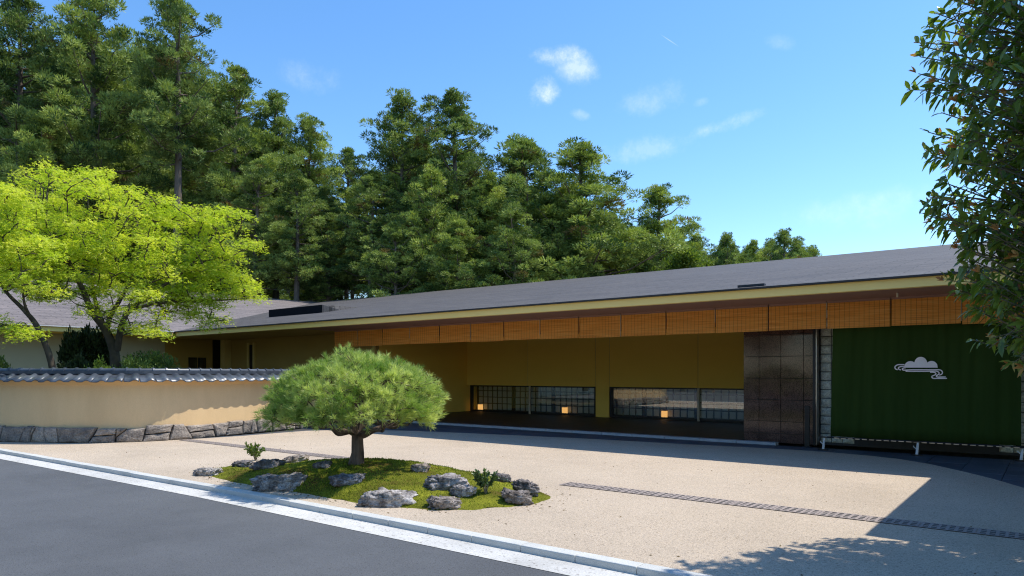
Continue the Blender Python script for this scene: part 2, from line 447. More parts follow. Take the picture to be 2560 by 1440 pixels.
def blind_mat():
    m, nt, out = nodes('bamboo_blind')
    g = nt.nodes.new('ShaderNodeNewGeometry')
    mp = nt.nodes.new('ShaderNodeMapping'); nt.links.new(g.outputs['Position'], mp.inputs[0]); mp.inputs['Scale'].default_value = (1.3, 1.3, 95)
    s = texnoise(nt, mp.outputs[0], 1.0, 3, 0.6)
    col = ramp(nt, s, [(0.28, (0.55, 0.19, 0.025)), (0.5, (0.92, 0.40, 0.06)), (0.74, (0.96, 0.58, 0.16))])
    mp2 = nt.nodes.new('ShaderNodeMapping'); nt.links.new(g.outputs['Position'], mp2.inputs[0]); mp2.inputs['Scale'].default_value = (1, 0, 0)
    w = nt.nodes.new('ShaderNodeTexWave'); w.wave_type = 'BANDS'; w.bands_direction = 'X'; w.wave_profile = 'SIN'
    w.inputs['Scale'].default_value = 3.4; nt.links.new(mp2.outputs[0], w.inputs['Vector'])
    th = ramp(nt, w.outputs['Fac'], [(0.945, (1, 1, 1)), (0.985, (0.60, 0.54, 0.52))])
    col = mixc(nt, 1.0, col, th, 'MULTIPLY')
    p = nt.nodes.new('ShaderNodeBsdfPrincipled'); nt.links.new(col, p.inputs['Base Color']); p.inputs['Roughness'].default_value = 0.65
    t = nt.nodes.new('ShaderNodeBsdfTranslucent'); nt.links.new(col, t.inputs['Color'])
    mx = nt.nodes.new('ShaderNodeMixShader'); mx.inputs[0].default_value = 0.3
    nt.links.new(p.outputs[0], mx.inputs[1]); nt.links.new(t.outputs[0], mx.inputs[2]); nt.links.new(mx.outputs[0], out.inputs[0])
    return m
M['blind'] = blind_mat()

def glass_mat():
    m, nt, out = nodes('window_glass')
    lw = nt.nodes.new('ShaderNodeLayerWeight'); lw.inputs['Blend'].default_value = 0.5
    p5 = nt.nodes.new('ShaderNodeMath'); p5.operation = 'POWER'; nt.links.new(lw.outputs['Facing'], p5.inputs[0]); p5.inputs[1].default_value = 4.0
    ma = nt.nodes.new('ShaderNodeMath'); ma.operation = 'MULTIPLY_ADD'; nt.links.new(p5.outputs[0], ma.inputs[0]); ma.inputs[1].default_value = 0.85; ma.inputs[2].default_value = 0.13
    tr = nt.nodes.new('ShaderNodeBsdfTransparent'); tr.inputs['Color'].default_value = (0.95, 0.97, 0.95, 1)
    gl = nt.nodes.new('ShaderNodeBsdfGlossy'); gl.inputs['Roughness'].default_value = 0.01
    mx = nt.nodes.new('ShaderNodeMixShader')
    nt.links.new(ma.outputs[0], mx.inputs[0]); nt.links.new(tr.outputs[0], mx.inputs[1]); nt.links.new(gl.outputs[0], mx.inputs[2])
    nt.links.new(mx.outputs[0], out.inputs[0]); return m
M['glass'] = glass_mat()

def emit_mat(name, col, s):
    m, nt, out = nodes(name)
    e = nt.nodes.new('ShaderNodeEmission'); e.inputs['Color'].default_value = (*col, 1); e.inputs['Strength'].default_value = s
    nt.links.new(e.outputs[0], out.inputs[0]); return m
M['lantern'] = emit_mat('lit_lantern_paper', (1.0, 0.50, 0.15), 0.42)

# ------------------------------------------------------------------ ground, road, kerb
def sheet(name, pts, z, mat):
    b = MB(); b.poly([(p[0], p[1], z) for p in pts])
    o = b.build(name, mat); o['kind'] = 'structure'; return o

sheet('ground', [(-3000, -3000), (3000, -3000), (3000, 3000), (-3000, 3000)], -0.16, M['soil'])

def kerb_y(X):
    return 5.20 if X > -9 else 5.20 - (-9 - X) * 0.028
xs = [-40 + i * 1.0 for i in range(62)]
sheet('road', [(x, kerb_y(x) - 0.40) for x in xs] + [(21, -25), (-60, -25)], -0.054, M['asphalt'])
sheet('gutter', [(x, kerb_y(x) - 0.41) for x in xs] + [(x, kerb_y(x) - 0.05) for x in reversed(xs)], -0.050, M['gutter'])

# wall line in plan, from its end near the pine round the bend to the road
WALL = catmull([(-17.75, 13.2, 0), (-17.25, 11.2, 0), (-16.98, 9.5, 0), (-16.88, 8.35, 0), (-17.15, 7.4, 0), (-17.95, 6.6, 0), (-19.6, 5.65, 0), (-21.6, 4.75, 0), (-23.4, 4.0, 0)], 40)
apron = [(-16.80, 8.2), (-16.62, 9.0), (-16.50, 10.0), (-16.55, 11.0), (-16.55, 11.9), (-16.1, 12.7), (-15.2, 13.35), (-14.2, 13.72), (-13.2, 13.95), (-11, 14.4), (-8.8, 14.75), (-6.7, 14.92),
         (-5.3, 15.12), (-4.3, 15.22), (-3.5, 15.18), (-2.8, 15.03), (-2.26, 14.78), (-1.7, 14.28), (-1.19, 13.6), (-0.7, 12.85), (-0.3, 12.1), (0.2, 11.0), (0.7, 9.6), (1.1, 8.0), (1.3, 5.3)]
gravel_poly = [(x, kerb_y(x) + 0.10) for x in (1.3, -2, -6, -9, -12, -15, -18, -20, -20.4)] + \
    [(w.x, w.y) for w in reversed(WALL) if -20.3 < w.x < -16.9 and w.y < 8.0] + apron
sheet('gravel_court', gravel_poly, 0.004, M['gravel'])
sheet('forecourt_edge', [(1.0, 5.31), (14, 5.31), (14, 16), (1.0, 16)], -0.006, M['slate'])
sheet('garden_soil', [(w.x, w.y) for w in WALL] + [(-30, 4.0), (-30, 16.8), (-18, 16.8)], -0.002, M['soil'])

kerb_root = empty('kerb', (0, 0, 0), kind='structure')
kb = MB(); kb.box(-0.2985, 0.2985, -0.05, 0.10, -0.15, 0.014)
kme = kb.mesh('kerb_stone', M['kerb']); bevel_mesh(kme, 0.010, 2)
x = 2.4
while x > -24:
    sl = math.atan2(kerb_y(x) - kerb_y(x - 0.6), 0.6)
    link('kerb_stone', kme, kerb_root, (x, kerb_y(x), random.Random(int(x*10)).uniform(-0.003, 0.003)), (0, 0, sl)); x -= 0.6

def inside(p, poly):
    r = False; n = len(poly)
    for i in range(n):
        a, b = poly[i], poly[i-1]
        if (a[1] > p[1]) != (b[1] > p[1]) and p[0] < (b[0]-a[0]) * (p[1]-a[1]) / (b[1]-a[1]) + a[0]: r = not r
    return r

ap = empty('slate_apron', (0, 0, 0), kind='structure')
b = MB(); b.box(-18.0, 1.4, 7.6, 16.15, -0.05, -0.012); b.build('mortar_bed', M['joint'], ap)
sb = MB(); sb.box(-0.296, 0.296, -0.296, 0.296, -0.03, 0.0); sme = sb.mesh('slab', M['slate']); bevel_mesh(sme, 0.004)
rs = random.Random(5)
for i in range(32):
    for j in range(14):
        cx, cy = -17.7 + i * 0.6, 7.85 + j * 0.6
        if cy > 16.0 or (cx < -16.9 and cy < 8.2): continue
        if all(inside((cx + dx, cy + dy), gravel_poly) for dx in (-0.3, 0.3) for dy in (-0.3, 0.3)): continue
        if cx < -17.0 and cy < 12.5: continue
        link('slab', sme, ap, (cx, cy, rs.uniform(-0.003, 0.001)))

# drain covers with shallow square openings, their depth shade painted dark
dr = empty('drain_channel', (0, 8.46, 0), kind='structure')
db = MB()
nx, ny, W, Hh = 13, 7, 0.494, 0.30
ex = np.cumsum([0] + [0.03 if i % 2 == 0 else 0.049 for i in range(nx)]); ex = ex / ex[-1] * W - W / 2
ey = np.cumsum([0] + [0.03 if i % 2 == 0 else 0.055 for i in range(ny)]); ey = ey / ey[-1] * Hh - Hh / 2
for i in range(nx):
    for j in range(ny):
        x0, x1, y0, y1 = ex[i], ex[i+1], ey[j], ey[j+1]
        if i % 2 and j % 2:
            zl = -0.006
            db.poly([(x0,y0,zl),(x1,y0,zl),(x1,y1,zl),(x0,y1,zl)], 1)
            for (a, c) in (((x0,y0),(x1,y0)),((x1,y0),(x1,y1)),((x1,y1),(x0,y1)),((x0,y1),(x0,y0))):
                db.poly([(a[0],a[1],0),(c[0],c[1],0),(c[0],c[1],zl),(a[0],a[1],zl)], 1)
        else: db.poly([(x0,y0,0),(x1,y0,0),(x1,y1,0),(x0,y1,0)])
dme = db.mesh('drain_cover', [M['drain'], M['drain_shade']])
x = 1.15
while x > -16.6:
    if x > -5.7 or x < -8.3: link('drain_cover', dme, dr, (x, 0, 0.013))
    x -= 0.5
# ------------------------------------------------------------------ main building
EY, ZS = 13.9, 3.12           # eave line, soffit height
bld = empty('entrance_building', (-10, 18, 0), 'long low ochre building with a dark shallow roof and deep eaves', 'building')
XL, XR = -28.0, 12.0
RIDGE_L, RIDGE_R = (-48.2, 36.0, 7.62), (14.0, 36.0, 7.18)
def roof_slab(name, quad, mat, parent, th=0.025):
    b = MB(); n = len(quad)
    top = [Vector(q) for q in quad]; bot = [q - Vector((0, 0, th)) for q in top]
    b.add(top + bot, [tuple(range(n)), tuple(range(2*n-1, n-1, -1))] + [(i, i+n, (i+1) % n + n, (i+1) % n) for i in range(n)])
    return b.build(name, mat, parent)
ze = 3.31
roof = roof_slab('roof', [(XL, EY - 0.06, ze), (XR + 2, EY - 0.06, ze), RIDGE_R, RIDGE_L], M['roof'], bld)
roof_slab('rear_roof', [(-48.2, 36.03, 7.60), (14, 36.03, 7.16), (14, 56, 3.3), (-48.2, 56, 3.3)], M['roof'], bld)
b = MB(); b.box(XL + 0.12, XR + 2, EY - 0.09, EY - 0.005, 3.288, 3.319); b.build('roof_edge', M['roof_edge'], roof)
b = MB(); b.box(XL - 0.0, XR, EY, EY + 0.16, ZS, 3.284); b.build('fascia', M['fascia'], bld)
b = MB(); b.box(-20.1, XR, EY + 0.162, 22.0, ZS, ZS + 0.08); b.build('soffit', M['soffit'], bld)
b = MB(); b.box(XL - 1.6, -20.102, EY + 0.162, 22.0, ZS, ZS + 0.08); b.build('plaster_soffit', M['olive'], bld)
b = MB(); b.box(-2.30, -2.27, 14.7, 14.73, 3.04, 3.118); b.build('soffit_pipe', M['frame_pale'], bld)
# roof step with a dark louvred face
P = [atd(670, 787, 37.0), atd(806, 776, 35.5)]
zc = lambda X, Y: ze + (Y - EY) * 0.19
a0 = Vector((P[0].x, 19.3, 0)); a1 = Vector((P[1].x + 0.2, 19.3, 0))
b = MB()
xa, xb = on_y(672, 19.0), on_y(806, 19.0)
z0 = zc(0, 19.0)
b.add([(xa, 19.0, z0 - 0.05), (xb, 19.0, z0 - 0.05), (xb, 19.0, z0 + 0.36), (xa, 19.0, z0 + 0.36),
       (xa, 21.0, z0 + 0.39), (xb, 21.0, z0 + 0.39), (xb + 0.12, 19.9, z0 + 0.18), (xb + 0.12, 20.9, z0 + 0.38)],
      [(0, 1, 2, 3), (3, 2, 5, 4), (1, 6, 2), (2, 6, 7, 5), (0, 3, 4)])
b.m[0] = 1
b.build('roof_vent_step', [M['roof'], M['vent']], roof)
b = MB(); b.box(on_y(1848, 14.4), on_y(1914, 14.4), 14.3, 14.42, zc(0, 14.36) + 0.0, zc(0, 14.36) + 0.045); b.build('snow_guard', M['roof_edge'], roof)

BY = 21.8
WZ0, WZ1 = 0.06, 1.14
def wbox(name, x0, x1, y0, y1, z0, z1, mat, parent=bld, bevel=0.0):
    b = MB(); b.box(x0, x1, y0, y1, z0, z1); return b.build(name, mat, parent, bevel=bevel)
bw = wbox('back_wall', -19.3, -16.18, BY, BY + 0.25, WZ1, ZS, M['ochre'])
for (a, c, z0) in ((-16.15, -13.10, WZ1), (-13.07, -12.52, 0.0), (-12.49, -9.20, WZ1), (-9.17, -5.9, WZ1)):
    wbox('wall_panel', a, c, BY, BY + 0.25, z0, ZS, M['ochre'], bw)
wbox('joint_backing', -19.3, -5.9, BY + 0.02, BY + 0.24, WZ1 + 0.003, ZS - 0.003, M['ochre_pale'], bw)
wbox('side_wall', -19.55, -19.3, 17.0, 22.6, 0.0, ZS, M['ochre'])
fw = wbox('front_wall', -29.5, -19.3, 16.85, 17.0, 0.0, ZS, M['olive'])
wbox('corner_strip', -19.42, -19.28, 16.80, 16.848, 0.0, ZS, M['ochre_pale'], fw)
nw = wbox('narrow_window', -27.42, -27.12, 16.82, 16.848, 0.6, 2.86, M['frame_dark'])
wbox('window_frame', -27.56, -27.425, 16.78, 16.846, 0.5, 2.95, M['ochre_pale'], nw)
wbox('window_frame', -27.115, -26.98, 16.78, 16.846, 0.5, 2.95, M['ochre_pale'], nw)
wbox('corner_post', -29.2, -28.85, 16.5, 16.82, 0.0, ZS, M['ochre_pale'])
wbox('rear_wall', -30, 12, 33.0, 33.3, 0, 6.3, M['ochre'])
wbox('interior_wall', -4.0, 12, 18.6, 18.9, 0, ZS, M['frame_dark'])
wbox('interior_ceiling', -19.3, -5.9, BY + 0.25, 24.5, 2.6, 2.7, M['ochre'])
wbox('interior_wall', -19.3, -5.9, 24.5, 24.7, 0, 3.0, M['ochre'])

def window(x0, x1, mull):
    w = empty('window', (x0, BY, WZ0)); w.parent = bld; w.location = Vector((x0, BY + 0.06, WZ0)) - bld.location
    b = MB()
    b.box(x0, x0 + 0.12, BY + 0.01, BY + 0.10, WZ0, WZ1); b.box(x1 - 0.06, x1, BY + 0.01, BY + 0.10, WZ0, WZ1)
    b.box(x0 + 0.12, x1 - 0.06, BY + 0.01, BY + 0.10, WZ0, WZ0 + 0.07); b.box(x0 + 0.12, x1 - 0.06, BY + 0.01, BY + 0.10, WZ1 - 0.05, WZ1)
    b.build('frame', M['frame_dark'], w)
    b = MB(); b.box(mull - 0.035, mull + 0.035, BY - 0.05, BY + 0.005, 0.02, WZ1 - 0.004); b.build('mullion', M['frame_pale'], w)
    for (a, c) in ((x0 + 0.12, mull), (mull, x1 - 0.06)):
        b = MB(); b.box(a + 0.004, c - 0.004, BY + 0.045, BY + 0.055, WZ0 + 0.07, WZ1 - 0.05); b.build('pane', M['glass'], w)
    return w
window(-19.12, -13.08, -16.02); window(-12.5, -5.9, -9.15)

# shoji screens behind the glass
pw, ph = 0.232, 0.235
pb = MB(); pb.box(-pw/2, pw/2, 0, 0.004, -ph/2, ph/2); pme = pb.mesh('paper_pane', M['paper'])
at_ = pme.attributes.new('tint', 'FLOAT', 'POINT')
nS = 0
def shoji(x0, ncol):
    y = BY + 0.62
    r = empty('shoji_screen', (0, 0, 0)); r.parent = bld; r.location = Vector((x0, y, 0.06)) - bld.location
    w = ncol * 0.255 + 0.15
    b = MB(); z0, z1 = 0.06, 1.22
    b.box(x0, x0 + 0.075, y - 0.02, y + 0.02, z0, z1); b.box(x0 + w - 0.075, x0 + w, y - 0.02, y + 0.02, z0, z1)
    b.box(x0 + 0.075, x0 + w - 0.075, y - 0.02, y + 0.02, z0, z0 + 0.05); b.box(x0 + 0.075, x0 + w - 0.075, y - 0.02, y + 0.02, z1 - 0.05, z1)
    b.build('frame', M['frame_dark'], r)
    lb = MB()
    for i in range(1, ncol): lb.box(x0 + 0.075 + i*0.255 - 0.019, x0 + 0.075 + i*0.255 + 0.019, y - 0.012, y + 0.008, z0 + 0.05, z1 - 0.05)
    for j in range(1, 4): lb.box(x0 + 0.075, x0 + w - 0.075, y - 0.016, y + 0.010, z0 + 0.05 + j*0.265 - 0.015, z0 + 0.05 + j*0.265 + 0.015)
    lb.build('lattice', M['frame_dark'], r)
    for i in range(ncol):
        for j in range(4):
            link('paper_pane', pme, r, (0.075 + (i + 0.5) * 0.255, 0.012, 0.05 + (j + 0.5) * 0.265))
    return w
x = -19.25
for k in range(7): x += shoji(x, 7) + 0.02
wbox('interior_floor', -19.3, -5.9, BY + 0.10, 24.5, -0.02, 0.045, M['frame_dark'])

# terrace
tr = empty('terrace', (-12, 18, 0), kind='structure')
b = MB(); b.box(-19.3, -5.83, 16.2, BY + 0.08, -0.02, 0.030); b.build('terrace_bed', M['joint'], tr)
tb = MB(); tb.box(-0.447, 0.447, -0.397, 0.397, -0.02, 0.012); tme = tb.mesh('terrace_tile', M['terrace']); bevel_mesh(tme, 0.003)
for i in range(15):
    for j in range(7):
        cx, cy = -18.85 + i * 0.9, 16.62 + j * 0.8
        if cx + 0.45 > -5.8: continue
        link('terrace_tile', tme, tr, (cx + 12, cy - 18, 0.035))
stb = MB(); stb.box(-0.446, 0.446, -0.11, 0.11, -0.03, 0.055); stme = stb.mesh('edge_stone', M['strip']); bevel_mesh(stme, 0.008)
for i in range(16):
    link('edge_stone', stme, tr, (-18.85 + i * 0.9 + 12, 16.09 - 18, 0.0))

# granite pier: separate polished tiles on a core
pier = empty('stone_pier', (0, 0, 0)); pier.parent = bld; pier.location = Vector((-5.0, 16.6, 0)) - bld.location
PX = [-5.82, -5.46, -4.96, -4.46, -4.25]; PZ = [0.0, 0.22, 0.50, 1.0, 1.5, 2.01, 2.52, 3.09]
b = MB(); b.box(-5.80, -4.27, 16.60, 18.6, 0.0, 3.095); b.build('pier_core', M['joint'], pier)
rp = random.Random(3)
for i in range(4):
    for j in range(7):
        b = MB(); g = 0.006
        b.box(PX[i] + g, PX[i+1] - g, 16.55 + rp.uniform(-0.0015, 0.0015), 16.598, PZ[j] + g, PZ[j+1] - g)
        b.build('granite_tile', M['granite'], pier, origin=((PX[i]+PX[i+1])/2, 16.57, (PZ[j]+PZ[j+1])/2))
for j in range(7):
    b = MB(); b.box(-5.84, -5.802, 16.60, 18.6, PZ[j] + 0.003, PZ[j+1] - 0.003); b.build('granite_tile', M['granite'], pier)
df = empty('door_frame', (0, 0, 0)); df.parent = bld; df.location = Vector((-4.15, 16.55, 0)) - bld.location
b = MB(); b.box(-4.247, -4.193, 16.50, 16.75, 0, 3.09); b.build('dark_jamb', M['black_metal'], df)
b = MB(); b.box(-4.19, -4.165, 16.52, 16.75, 0, 3.09); b.build('steel_jamb', M['steel'], df)
# pale blocks standing in for gridded reflecting glass, beside and behind the curtain
blk = empty('grid_glass_wall', (0, 0, 0)); blk.parent = bld; blk.location = Vector((-4.0, 16.8, 0)) - bld.location
b = MB(); b.box(-4.16, 1.6, 16.80, 17.0, 0, 3.09); b.build('block_backing', M['joint'], blk)
bb = MB()
bb.add([(-0.112,0,-0.092),(0.112,0,-0.092),(0.112,0,0.092),(-0.112,0,0.092),(-0.085,-0.03,-0.068),(0.09,-0.022,-0.06),(0.08,-0.035,0.066),(-0.08,-0.026,0.07),(0.01,-0.055,0.012)],
       [(0,1,5,4),(1,2,6,5),(2,3,7,6),(3,0,4,7),(4,5,8),(5,6,8),(6,7,8),(7,4,8)])
bme = bb.mesh('grid_glass_block', M['block'])
for i in list(range(3)) + list(range(14, 23)):
    for j in range(15):
        link('grid_glass_block', bme, blk, (-4.158 + 0.118 + i * 0.238 + 4.0, -0.005, 0.15 + j * 0.2), (0, 0, 0))

# canopy wing on the right, its eave running toward the road
wing = empty('canopy_wing', (4, 12, 0), 'dark roofed canopy wing behind the glossy leaved tree at the right edge', 'building')
wx = -0.30
roof_slab('roof', [(wx - 0.05, 9.0, 3.32), (4.5, 9.0, 4.2), (4.5, 15.8, 4.2), (wx - 0.05, 15.0, 3.318)], M['roof'], wing, 0.05)
roof_slab('roof', [(4.5, 9.0, 4.2), (9.5, 9.0, 3.3), (9.5, 15.5, 3.3), (4.5, 15.8, 4.2)], M['roof'], wing, 0.05)
b = MB(); b.box(wx, wx + 0.16, 9.05, 13.85, 3.09, 3.265); b.build('fascia', M['fascia'], wing)
b = MB(); b.box(wx + 0.17, 9.3, 9.05, 13.85, 3.11, 3.17); b.build('soffit', M['soffit'], wing)
for (a, c) in ((1.6, 10.2), (8.8, 10.2), (8.8, 13.5)):
    b = MB(); b.box(a, a + 0.3, c, c + 0.3, -0.02, 3.12); b.build('post', M['frame_dark'], wing)

# ------------------------------------------------------------------ left wing
lw = empty('side_wing', (-35, 10, 0), 'side wing with broad grey roof and pale wall behind the maple', 'building')
roof_slab('roof', [(-28.0, EY - 0.06, ze), RIDGE_L, (-48.0, 27.9, 7.22), (-48.0, -12, 6.9), (-28.0, -12, ze)], M['roof_sunlit'], lw)
roof_slab('rear_roof', [(-48.25, 36, 7.6), (-66, 36, 3.2), (-66, -12, 3.2), (-48.05, -12, 6.88), (-48.05, 27.9, 7.2)], M['roof_sunlit'], lw)
b = MB(); b.box(-28.12, -27.93, -12, EY - 0.10, 3.288, 3.317); b.build('roof_edge', M['white_metal'], lw)
b = MB(); b.box(-28.16, -28.0, -12, EY - 0.10, ZS, 3.284); b.build('fascia', M['fascia'], lw)
b = MB(); b.box(-29.5, -28.162, -12, EY + 0.15, ZS, ZS + 0.06); b.build('soffit', M['ochre'], lw)
b = MB(); b.box(-29.8, -29.502, -12, 14.2, 0, ZS + 0.06); b.build('pale_wall', M['wing_wall'], lw)
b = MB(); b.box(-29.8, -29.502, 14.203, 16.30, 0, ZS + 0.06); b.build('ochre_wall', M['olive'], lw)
for y0 in (15.2, 15.62):
    w = MB(); w.box(-29.50, -29.46, y0, y0 + 0.36, 1.0, 2.32); o = w.build('window', M['frame_dark'], lw)
    g = MB(); g.box(-29.46, -29.452, y0 + 0.04, y0 + 0.32, 1.04, 2.28); g.build('pane', M['glass'], o)
b = MB(); b.box(-29.75, -29.7, 16.303, 16.84, 0, ZS + 0.05); b.build('door_recess', M['frame_dark'], lw)

# ------------------------------------------------------------------ garden wall
gw = empty('garden_wall', (WALL[120].x, WALL[120].y, 0), 'curved ochre garden wall with grey tile coping and rough stone base', 'wall')
# arc-length table
SL = [0.0]
for a, c in zip(WALL, WALL[1:]): SL.append(SL[-1] + (c - a).length)
def wall_at(s):
    s = min(max(s, 0), SL[-1] - 1e-4)
    import bisect
    i = min(bisect.bisect_right(SL, s) - 1, len(WALL) - 2)
    t = (s - SL[i]) / (SL[i+1] - SL[i])
    p = WALL[i].lerp(WALL[i+1], t); d = (WALL[i+1] - WALL[i]).normalized()
    n = Vector((-d.y, d.x, 0))              # front side (court side)
    return p, d, n
def front_sign():
    p, d, n = wall_at(SL[-1] * 0.3); return 1 if n.x > 0 else -1
FS = front_sign()
def wp(s, off, z):
    p, d, n = wall_at(s); q = p + n * (FS * off); return (q.x, q.y, z)
def sweep(name, prof, mat, s0=0.0, s1=None, n=120, smooth=True):
    s1 = s1 or SL[-1]; b = MB(); k = len(prof)
    vs = [wp(s0 + (s1 - s0) * i / n, o, z) for i in range(n + 1) for (o, z) in prof]
    fs = [(i*k + j, i*k + (j+1) % k, (i+1)*k + (j+1) % k, (i+1)*k + j) for i in range(n) for j in range(k)]
    fs += [tuple(range(k)), tuple(range((n+1)*k - 1, n*k - 1, -1))]
    b.add(vs, fs); return b.build(name, mat, gw)
FRONT = -0.0
sweep('wall_body', [(-0.0, 0.10), (-0.0, 1.40), (-0.30, 1.40), (-0.30, 0.10)], M['plaster'], smooth=False)
sweep('plaster_cornice', [(0.035, 1.345), (0.10, 1.44), (0.10, 1.475), (-0.4, 1.475), (-0.40, 1.44), (-0.335, 1.345)], M['plaster_trim'], smooth=False)
sweep('rear_tile_slope', [(-0.15, 1.66), (-0.15, 1.60), (-0.50, 1.43), (-0.50, 1.46)], M['tile'], smooth=False)
sweep('ridge_course', [(-0.06, 1.60), (-0.06, 1.675), (-0.24, 1.675), (-0.24, 1.60)], M['tile'], smooth=False)
# one pan tile: S-profile, sloping to the front
def pan_tile():
    b = MB(); nu, TW = 12, 0.30; L_, drop, th = 0.36, 0.165, 0.02
    def prof(u): # u 0..1 across; trough then roll
        return 0.030 * math.sin(2 * math.pi * (u - 0.05)) + (0.018 if u > 0.6 else 0.0) * math.sin(math.pi * (u - 0.6) / 0.4)
    for (r, (o, z)) in enumerate(((0.0, 0.0), (L_, -drop))):
        for i in range(nu + 1):
            u = i / nu * 1.06
            b.v.append((-TW/2 + u * TW, o, z + prof(u)))
    for r in range(2):
        for i in range(nu + 1):
            vx = b.v[r*(nu+1) + i]; b.v.append((vx[0], vx[1], vx[2] - th))
    k = nu + 1
    for i in range(nu):
        b.f.append([i, i+1, k+i+1, k+i]); b.f.append([2*k+i, 3*k+i, 3*k+i+1, 2*k+i+1])
        b.f.append([k+i, k+i+1, 3*k+i+1, 3*k+i]); b.f.append([i, 2*k+i, 2*k+i+1, i+1])
    b.f.append([0, k, 3*k, 2*k]); b.f.append([nu, 2*k+nu, 3*k+nu, k+nu]); b.m = [0] * len(b.f)
    me = b.mesh('pan_tile', M['tile'], smooth=True); return me
ptm = pan_tile()
cb = MB()
th = [math.pi * i / 8 for i in range(9)]
vs = []
for xx, r in ((-0.155, 0.060), (0.105, 0.060), (0.108, 0.080), (0.150, 0.080)):
    vs += [(xx, -r * math.cos(t), r * math.sin(t)) for t in th]
fs = [(r*9 + i, r*9 + i + 1, (r+1)*9 + i + 1, (r+1)*9 + i) for r in range(3) for i in range(8)] + [tuple(range(8, -1, -1)), tuple(range(27, 36))]
cb.add(vs, fs); cme = cb.mesh('ridge_tile', M['tile'], smooth=False)
rt = random.Random(8)
s = 0.15
while s < SL[-1]:
    p, d, n = wall_at(s); nn = n * FS
    ang = math.atan2(-nn.x, nn.y)           # local +y -> front normal
    loc = p + nn * (-0.085) + Vector((0, 0, 1.605 + rt.uniform(-0.004, 0.004))) - gw.location
    link('pan_tile', ptm, gw, loc, (rt.uniform(-0.02, 0.02), rt.uniform(-0.02, 0.02), ang + rt.uniform(-0.015, 0.015)))
    loc = p + nn * (-0.15) + Vector((0, 0, 1.675)) - gw.location
    link('ridge_tile', cme, gw, loc, (0, rt.uniform(-0.012, 0.012), ang + rt.uniform(-0.015, 0.015)))
    s += 0.30
# foundation stones
def stone_piece(poly, seed):
    """poly in (s,z): front face bulges, sides reach back into the wall"""
    r = random.Random(seed)
    cx = sum(p[0] for p in poly) / len(poly); cz = sum(p[1] for p in poly) / len(poly)
    out = []
    for i, p in enumerate(poly):               # subdivide outline, wobble
        q = poly[(i+1) % len(poly)]
        for k in range(4):
            t = k / 4; a = p[0] + (q[0]-p[0]) * t; z = p[1] + (q[1]-p[1]) * t
            a += r.uniform(-0.009, 0.009); z += r.uniform(-0.009, 0.009)
            a = cx + (a - cx) * 0.955; z = cz + (z - cz) * 0.95
            out.append((a, z))
    n = len(out); rings = [(1.0, -0.06), (1.0, 0.075), (0.93, 0.108), (0.72, 0.125), (0.38, 0.13)]
    vs = []; base = r.uniform(-0.02, 0.02)
    tx, tz = r.uniform(-0.08, 0.08), r.uniform(-0.10, 0.04)
    for ri, (k, o) in enumerate(rings):
        for (a, z) in out:
            aa, zz = cx + (a-cx)*k, cz + (z-cz)*k
            oo = o + base
            if ri >= 1: oo += tx*(aa-cx) + tz*(zz-cz) + 0.022 * noise.noise(Vector((aa*7, zz*7, seed))) + 0.012 * noise.noise(Vector((aa*19, zz*19, seed)))
            vs.append(wp(aa, oo, zz))
    vs.append(wp(cx, 0.13 + base, cz))
    fs = [(j*n+i, j*n+(i+1) % n, (j+1)*n+(i+1) % n, (j+1)*n+i) for j in range(len(rings)-1) for i in range(n)]
    fs += [(4*n+i, 4*n+(i+1) % n, 5*n) for i in range(n)]
    b = MB(); b.add(vs, fs)
    o = b.build('foundation_stone', M['stone'], gw, origin=wp(cx, 0.05, cz))
rf = random.Random(21)
s, k = 0.05, 0
tl = bl = 0.05
while bl < SL[-1] - 0.3:
    w = rf.choice([0.24, 0.32, 0.42, 0.55, 0.70])
    lean = rf.uniform(-0.20, 0.20)
    nb = bl + w; ntp = max(tl + 0.08, nb + lean)
    htop = 0.36 + rf.uniform(-0.035, 0.03)
    mode = rf.random()
    if w > 0.4 and mode < 0.40:      # small wedge stone at the top corner
        c = tl + (ntp - tl) * 0.62
        stone_piece([(bl, 0), (nb, 0), (nb + (ntp-nb)*0.35, htop*0.38), (c, htop), (tl, htop)], 100 + k)
        stone_piece([(nb + (ntp-nb)*0.35 , htop*0.42), (ntp, htop), (c + 0.02, htop)], 500 + k)
    elif w > 0.3 and mode < 0.60:     # two lying stones
        m = htop * rf.uniform(0.4, 0.6)
        xl = bl + (tl - bl) * m / htop; xr = nb + (ntp - nb) * m / htop
        stone_piece([(bl, 0), (nb, 0), (xr, m * 0.9), (xl, m * 1.1)], 100 + k)
        stone_piece([(xl, m * 1.1 + 0.01), (xr, m * 0.9 + 0.01), (ntp, htop), (tl, htop)], 500 + k)
    else:
        stone_piece([(bl, 0), (nb, 0), (ntp, htop), (tl, htop)], 100 + k)
    bl, tl = nb, ntp; k += 1
sweep('foundation_core', [(0.012, -0.02), (0.012, 0.30), (-0.30, 0.30), (-0.30, -0.02)], M['joint'], smooth=False)

